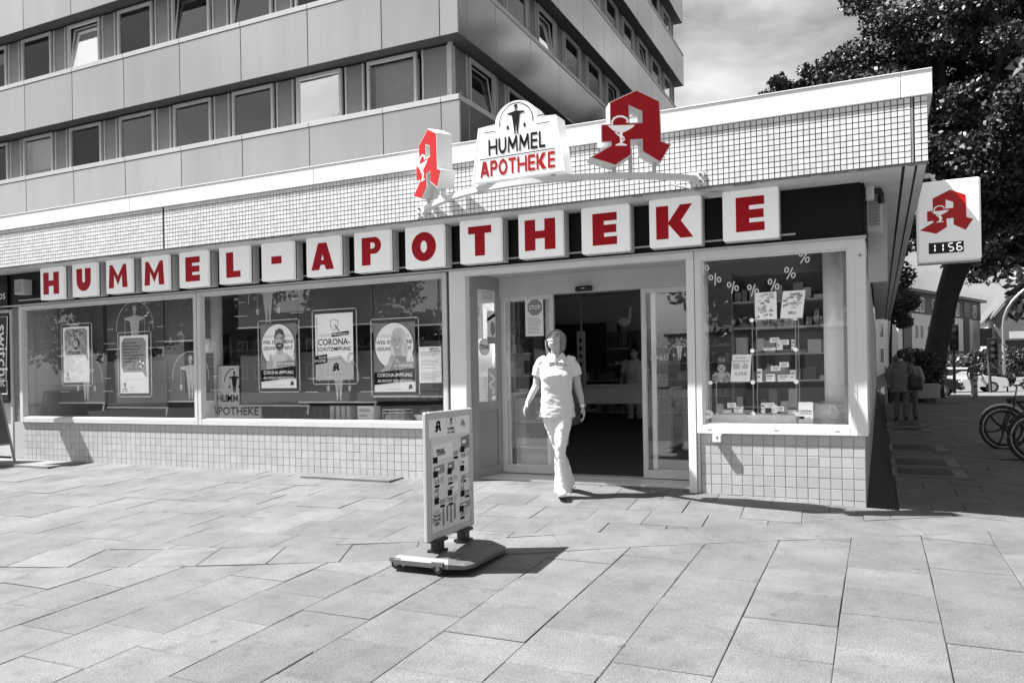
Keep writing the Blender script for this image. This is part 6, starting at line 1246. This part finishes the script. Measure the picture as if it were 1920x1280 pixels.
sho = remesh(sh, 'polo_shirt', CLW, WM, .008, 3, .009, 8, 3)
cl = MB()
for s in (-1, 1): cl.add([(s * .010, -.088, 1.352), (s * .080, -.083, 1.338), (s * .092, -.025, 1.402), (s * .062, -.02, 1.443), (s * .036, -.056, 1.425), (s * .078, .06, 1.425), (s * .052, .055, 1.458)], [(0, 1, 2, 3), (0, 3, 4), (2, 5, 6, 3)])
clo = cl.build('collar', CLW, sho, True, False); sd = clo.modifiers.new('t', 'SOLIDIFY'); sd.thickness = .006; sd.offset = 1
m = MB(); m.add([(-.034, -.056, 1.425), (.034, -.056, 1.425), (.0, -.102, 1.32), (0, -.078, 1.41)], [(0, 3, 2), (3, 1, 2)]); m.build('neck_opening', skin, sho, True)
m = MB(); m.tube([(-.04, -.05, 1.43), (-.024, -.078, 1.39), (0, -.096, 1.362), (.024, -.078, 1.39), (.04, -.05, 1.43)], .003, 5); m.build('necklace', steel, WM, True); m = MB(); m.box(.088, .112, -.094, -.088, 1.31, 1.317); m.build('badge', ink, sho, True)
tr_ = MB(); tr_.loft([((0, .02, .84), .165, .112, X_, Y_), ((0, .022, .90), .162, .11, X_, Y_)], 24)
# weight on her left leg in front, right leg trailing
FL = [(.062, .02, .86, .095, .10), (.058, -.005, .78, .092, .098), (.05, -.045, .66, .078, .086), (.03, -.085, .50, .060, .068), (.028, -.085, .42, .056, .064), (.036, -.075, .28, .060, .072), (.045, -.07, .14, .076, .092), (.048, -.075, .055, .086, .108)]
BLg = [(-.062, .03, .86, .095, .10), (-.055, .035, .78, .092, .098), (-.03, .05, .66, .078, .086), (.005, .09, .50, .058, .066), (.02, .13, .42, .054, .06), (.055, .22, .28, .056, .066), (.075, .29, .16, .064, .078), (.08, .33, .085, .072, .09)]
limb(tr_, FL, 18); limb(tr_, BLg, 18); remesh(tr_, 'trousers', CLT, WM, .009, 3, .006, 9, 8)
def shoe(T, c, yaw, pitch, m_, L=.27, name='shoe'):
    M = Matrix.Translation(c) @ Matrix.Rotation(yaw, 4, 'Z') @ Matrix.Rotation(pitch, 4, 'X'); m = MB(); R_ = []
    for y, w_, h in ((.10, .026, .03), (.085, .036, .075), (.03, .040, .085), (-.04, .043, .062), (-.10, .047, .046), (-.145, .042, .036), (-.17, .022, .022)): R_.append(((0, y * L / .27, h * .5 + .012), w_, h * .5, X_, Z_))
    m.loft(R_, 14); m.v = [tuple(M @ Vector(p)) for p in m.v]; o = m.build(name, m_, T, True, True); m = MB(); m.loft([((0, .103 * L / .27, .006), .034, .006, X_, Z_), ((0, .0, .006), .042, .007, X_, Z_), ((0, -.10 * L / .27, .006), .049, .007, X_, Z_), ((0, -.172 * L / .27, .009), .024, .006, X_, Z_)], 12); m.v = [tuple(M @ Vector(p)) for p in m.v]; m.build('sole', mat('shoe_sole', .45, .7), o, True)
    m = MB()
    for k in range(4): y = .0 - k * .028; m.tube([(-.026, y, .086 - k * .012), (0, y - .004, .094 - k * .012), (.026, y, .086 - k * .012)], .004, 5)
    m.v = [tuple(M @ Vector(p)) for p in m.v]; m.build('lace', white, o, True)
shoe(WM, Vector((.046, -.13, .018)), radians(4), radians(-10), SHO); shoe(WM, Vector((.085, .33, .05)), radians(-6), radians(32), SHO)
m = MB(); wv = Vector(LA[-1][:3]); m.tube([wv + Vector((.0, .004, .018)), wv + Vector((.004, .002, .0))], .0315, 14); wa = m.build('wristwatch', mat('watch_strap', .45, .4), WM, True); m = MB(); m.cyl(wv + Vector((.0, -.038, .01)), .017, .008, 14, 'y'); m.build('dial', paper, wa, True)
# ---- simple standing figures
def stander(label, loc, rot, h, shirt, pants, hair_, style, arms, mask=False, long_shirt=False, bag=None, shoes=black, sleeve=.18, headyaw=0, vox=.011, skin_=skin, walk=0.0, wide=1.0):
    T = thing('person', label, 'person', loc, rot); k = h / 1.70; S = lambda pts: [tuple([c * k for c in p]) for p in pts]
    b, fe, hr, M = head(T, Vector((0, -.01, 1.475)) * k, 0, headyaw, skin_, hair_, style, mask, k); bd = MB(); bd.add(b.v, b.f); bd.loft([(Vector((0, .03, 1.36)) * k, .07 * k, .055 * k, X_, Y_), (Vector((0, .0, 1.50)) * k, .05 * k, .052 * k, X_, Y_)], 14)
    sh = MB(); zt = .70 if long_shirt else .84
    sh.loft([(Vector((0, .01, zt)) * k, .20 * k * wide, .14 * k * wide, X_, Y_), (Vector((0, .01, .95)) * k, .185 * k * wide, .13 * k * wide, X_, Y_), (Vector((0, .01, 1.05)) * k, .17 * k * wide, .12 * k * wide, X_, Y_), (Vector((0, 0, 1.2)) * k, .185 * k * wide, .13 * k * wide, X_, Y_), (Vector((0, .01, 1.31)) * k, .185 * k, .11 * k, X_, Y_), (Vector((0, .02, 1.38)) * k, .14 * k, .08 * k, X_, Y_), (Vector((0, .02, 1.425)) * k, .075 * k, .06 * k, X_, Y_)], 22, power=2.3)
    for s in (-1, 1):
        el, wr = arms[0 if s < 0 else 1]; sp = Vector((s * .185, .02, 1.345)); A2 = [(*sp, .052), (*sp.lerp(Vector(el), .5), .048), (*el, .042), (*Vector(el).lerp(Vector(wr), .5), .036), (*wr, .027)]; limb(bd, S(A2)); hand(bd, Vector(wr) * k, Vector(wr) - Vector(el), (0, -1, 0), Vector((-s, 0, 0)), .17 * k, .6)
        e = sp.lerp(Vector(el), min(1, sleeve / .28)); sl_p = [(s * .12, .02, 1.375, .055), (*sp, .068), (*e, .064)]
        if sleeve > .3: e2 = Vector(el).lerp(Vector(wr), min(.95, (sleeve - .28) / .25)); sl_p += [(*e2, .045)]
        limb(sh, S(sl_p))
    bo = remesh(bd, 'body', skin_, T, vox * .8, 2); 
    for nm, mb, mm in fe: mb.build(nm, mm, bo, True, True)
    ho = remesh(hr, 'hair', hair_, T, vox * .8, 2); front_cut(ho, M, 0); remesh(sh, 'shirt', shirt, T, vox, 3, .012, 6, 5)
    tr_ = MB(); tr_.loft([(Vector((0, .02, .80)) * k, .168 * k, .12 * k, X_, Y_), (Vector((0, .02, .92)) * k, .16 * k, .11 * k, X_, Y_)], 20)
    for s in (-1, 1): limb(tr_, S([(s * .08, .02, .85, .10), (s * .085, .0 - s * walk * .4, .66, .085), (s * .09, -s * walk * .7, .47, .066), (s * .095, .02 - s * walk, .28, .062), (s * .10, .03 - s * walk * 1.2, .10, .058)])); shoe(T, Vector((s * .105, -.03 - s * walk * 1.2, .01)) * k, radians(8 * s), 0, shoes, .26 * k)
    remesh(tr_, 'trousers', pants, T, vox, 3, .010, 6, 9); return T
PG = mat('grey_polo_cloth', .78, .85, .05, 10); PP = mat('pale_trousers', .7, .85, .05, 8)
stander('shop assistant in pale polo and face mask standing behind the counter', (-4.25, 14.6, .086), radians(-4), 1.69, PG, PP, HAIRD, 'long', (((-.27, .03, 1.08), (-.27, -.06, .86)), ((.27, .03, 1.08), (.26, -.06, .86))), mask=True, skin_=skin)
TWD = mat('tweed_jacket', .16, .95, .5, 45, bump=.4, bscale=200); 
WB = stander('woman in grey speckled jacket with dark shoulder bag, seen from behind by the shop wall', (.46, 21.0, ground(.4, 21)), radians(180), 1.72, TWD, mat('grey_trousers', .12, .9, .1, 8), HAIRD, 'short', (((-.30, .03, 1.10), (-.26, -.08, .90)), ((.29, .05, 1.10), (.25, .02, .86))), long_shirt=True, sleeve=.5, shoes=black, walk=.05, wide=1.28)
BG = thing('shoulder_bag', 'dark shoulder bag hanging at the side of the woman in the speckled jacket', 'bag', (.78, 20.8, .7)); m = MB(); m.loft([((.76, 20.86, .72), .16, .05, X_, Y_), ((.76, 20.86, .76), .17, .06, X_, Y_), ((.74, 20.86, 1.0), .13, .05, X_, Y_), ((.73, 20.86, 1.04), .11, .03, X_, Y_)], 18, power=3); m.build('body', black, BG, smooth=True); m = MB(); m.tube([(.66, 20.86, 1.02), (.62, 20.86, 1.25), (.66, 20.92, 1.42), (.72, 20.98, 1.25), (.80, 20.9, 1.02)], .015, 6); m.build('strap', black, BG)
stander('dark-haired person half hidden behind the woman in the speckled jacket', (.70, 21.75, ground(.8, 21.7)), radians(172), 1.62, mat('pale_blouse', .25, .9, .05, 8), mat('grey_trousers'), HAIRD, 'long', (((-.27, .03, 1.08), (-.25, -.08, .86)), ((.28, .03, 1.10), (.33, -.05, .90))), sleeve=.45)
stander('distant person in grey top and pale trousers walking on the far pavement', (3.95, 42.0, zf), radians(150), 1.66, mat('grey_top', .14, .9), mat('pale_trousers'), mat('hair_mid', .12, .6), 'short', (((-.30, .0, 1.1), (-.36, -.1, .92)), ((.28, .0, 1.1), (.30, -.1, .9))), sleeve=.2, walk=.08, shoes=white, vox=.014)

bpy.data.scenes.remove(TMP)
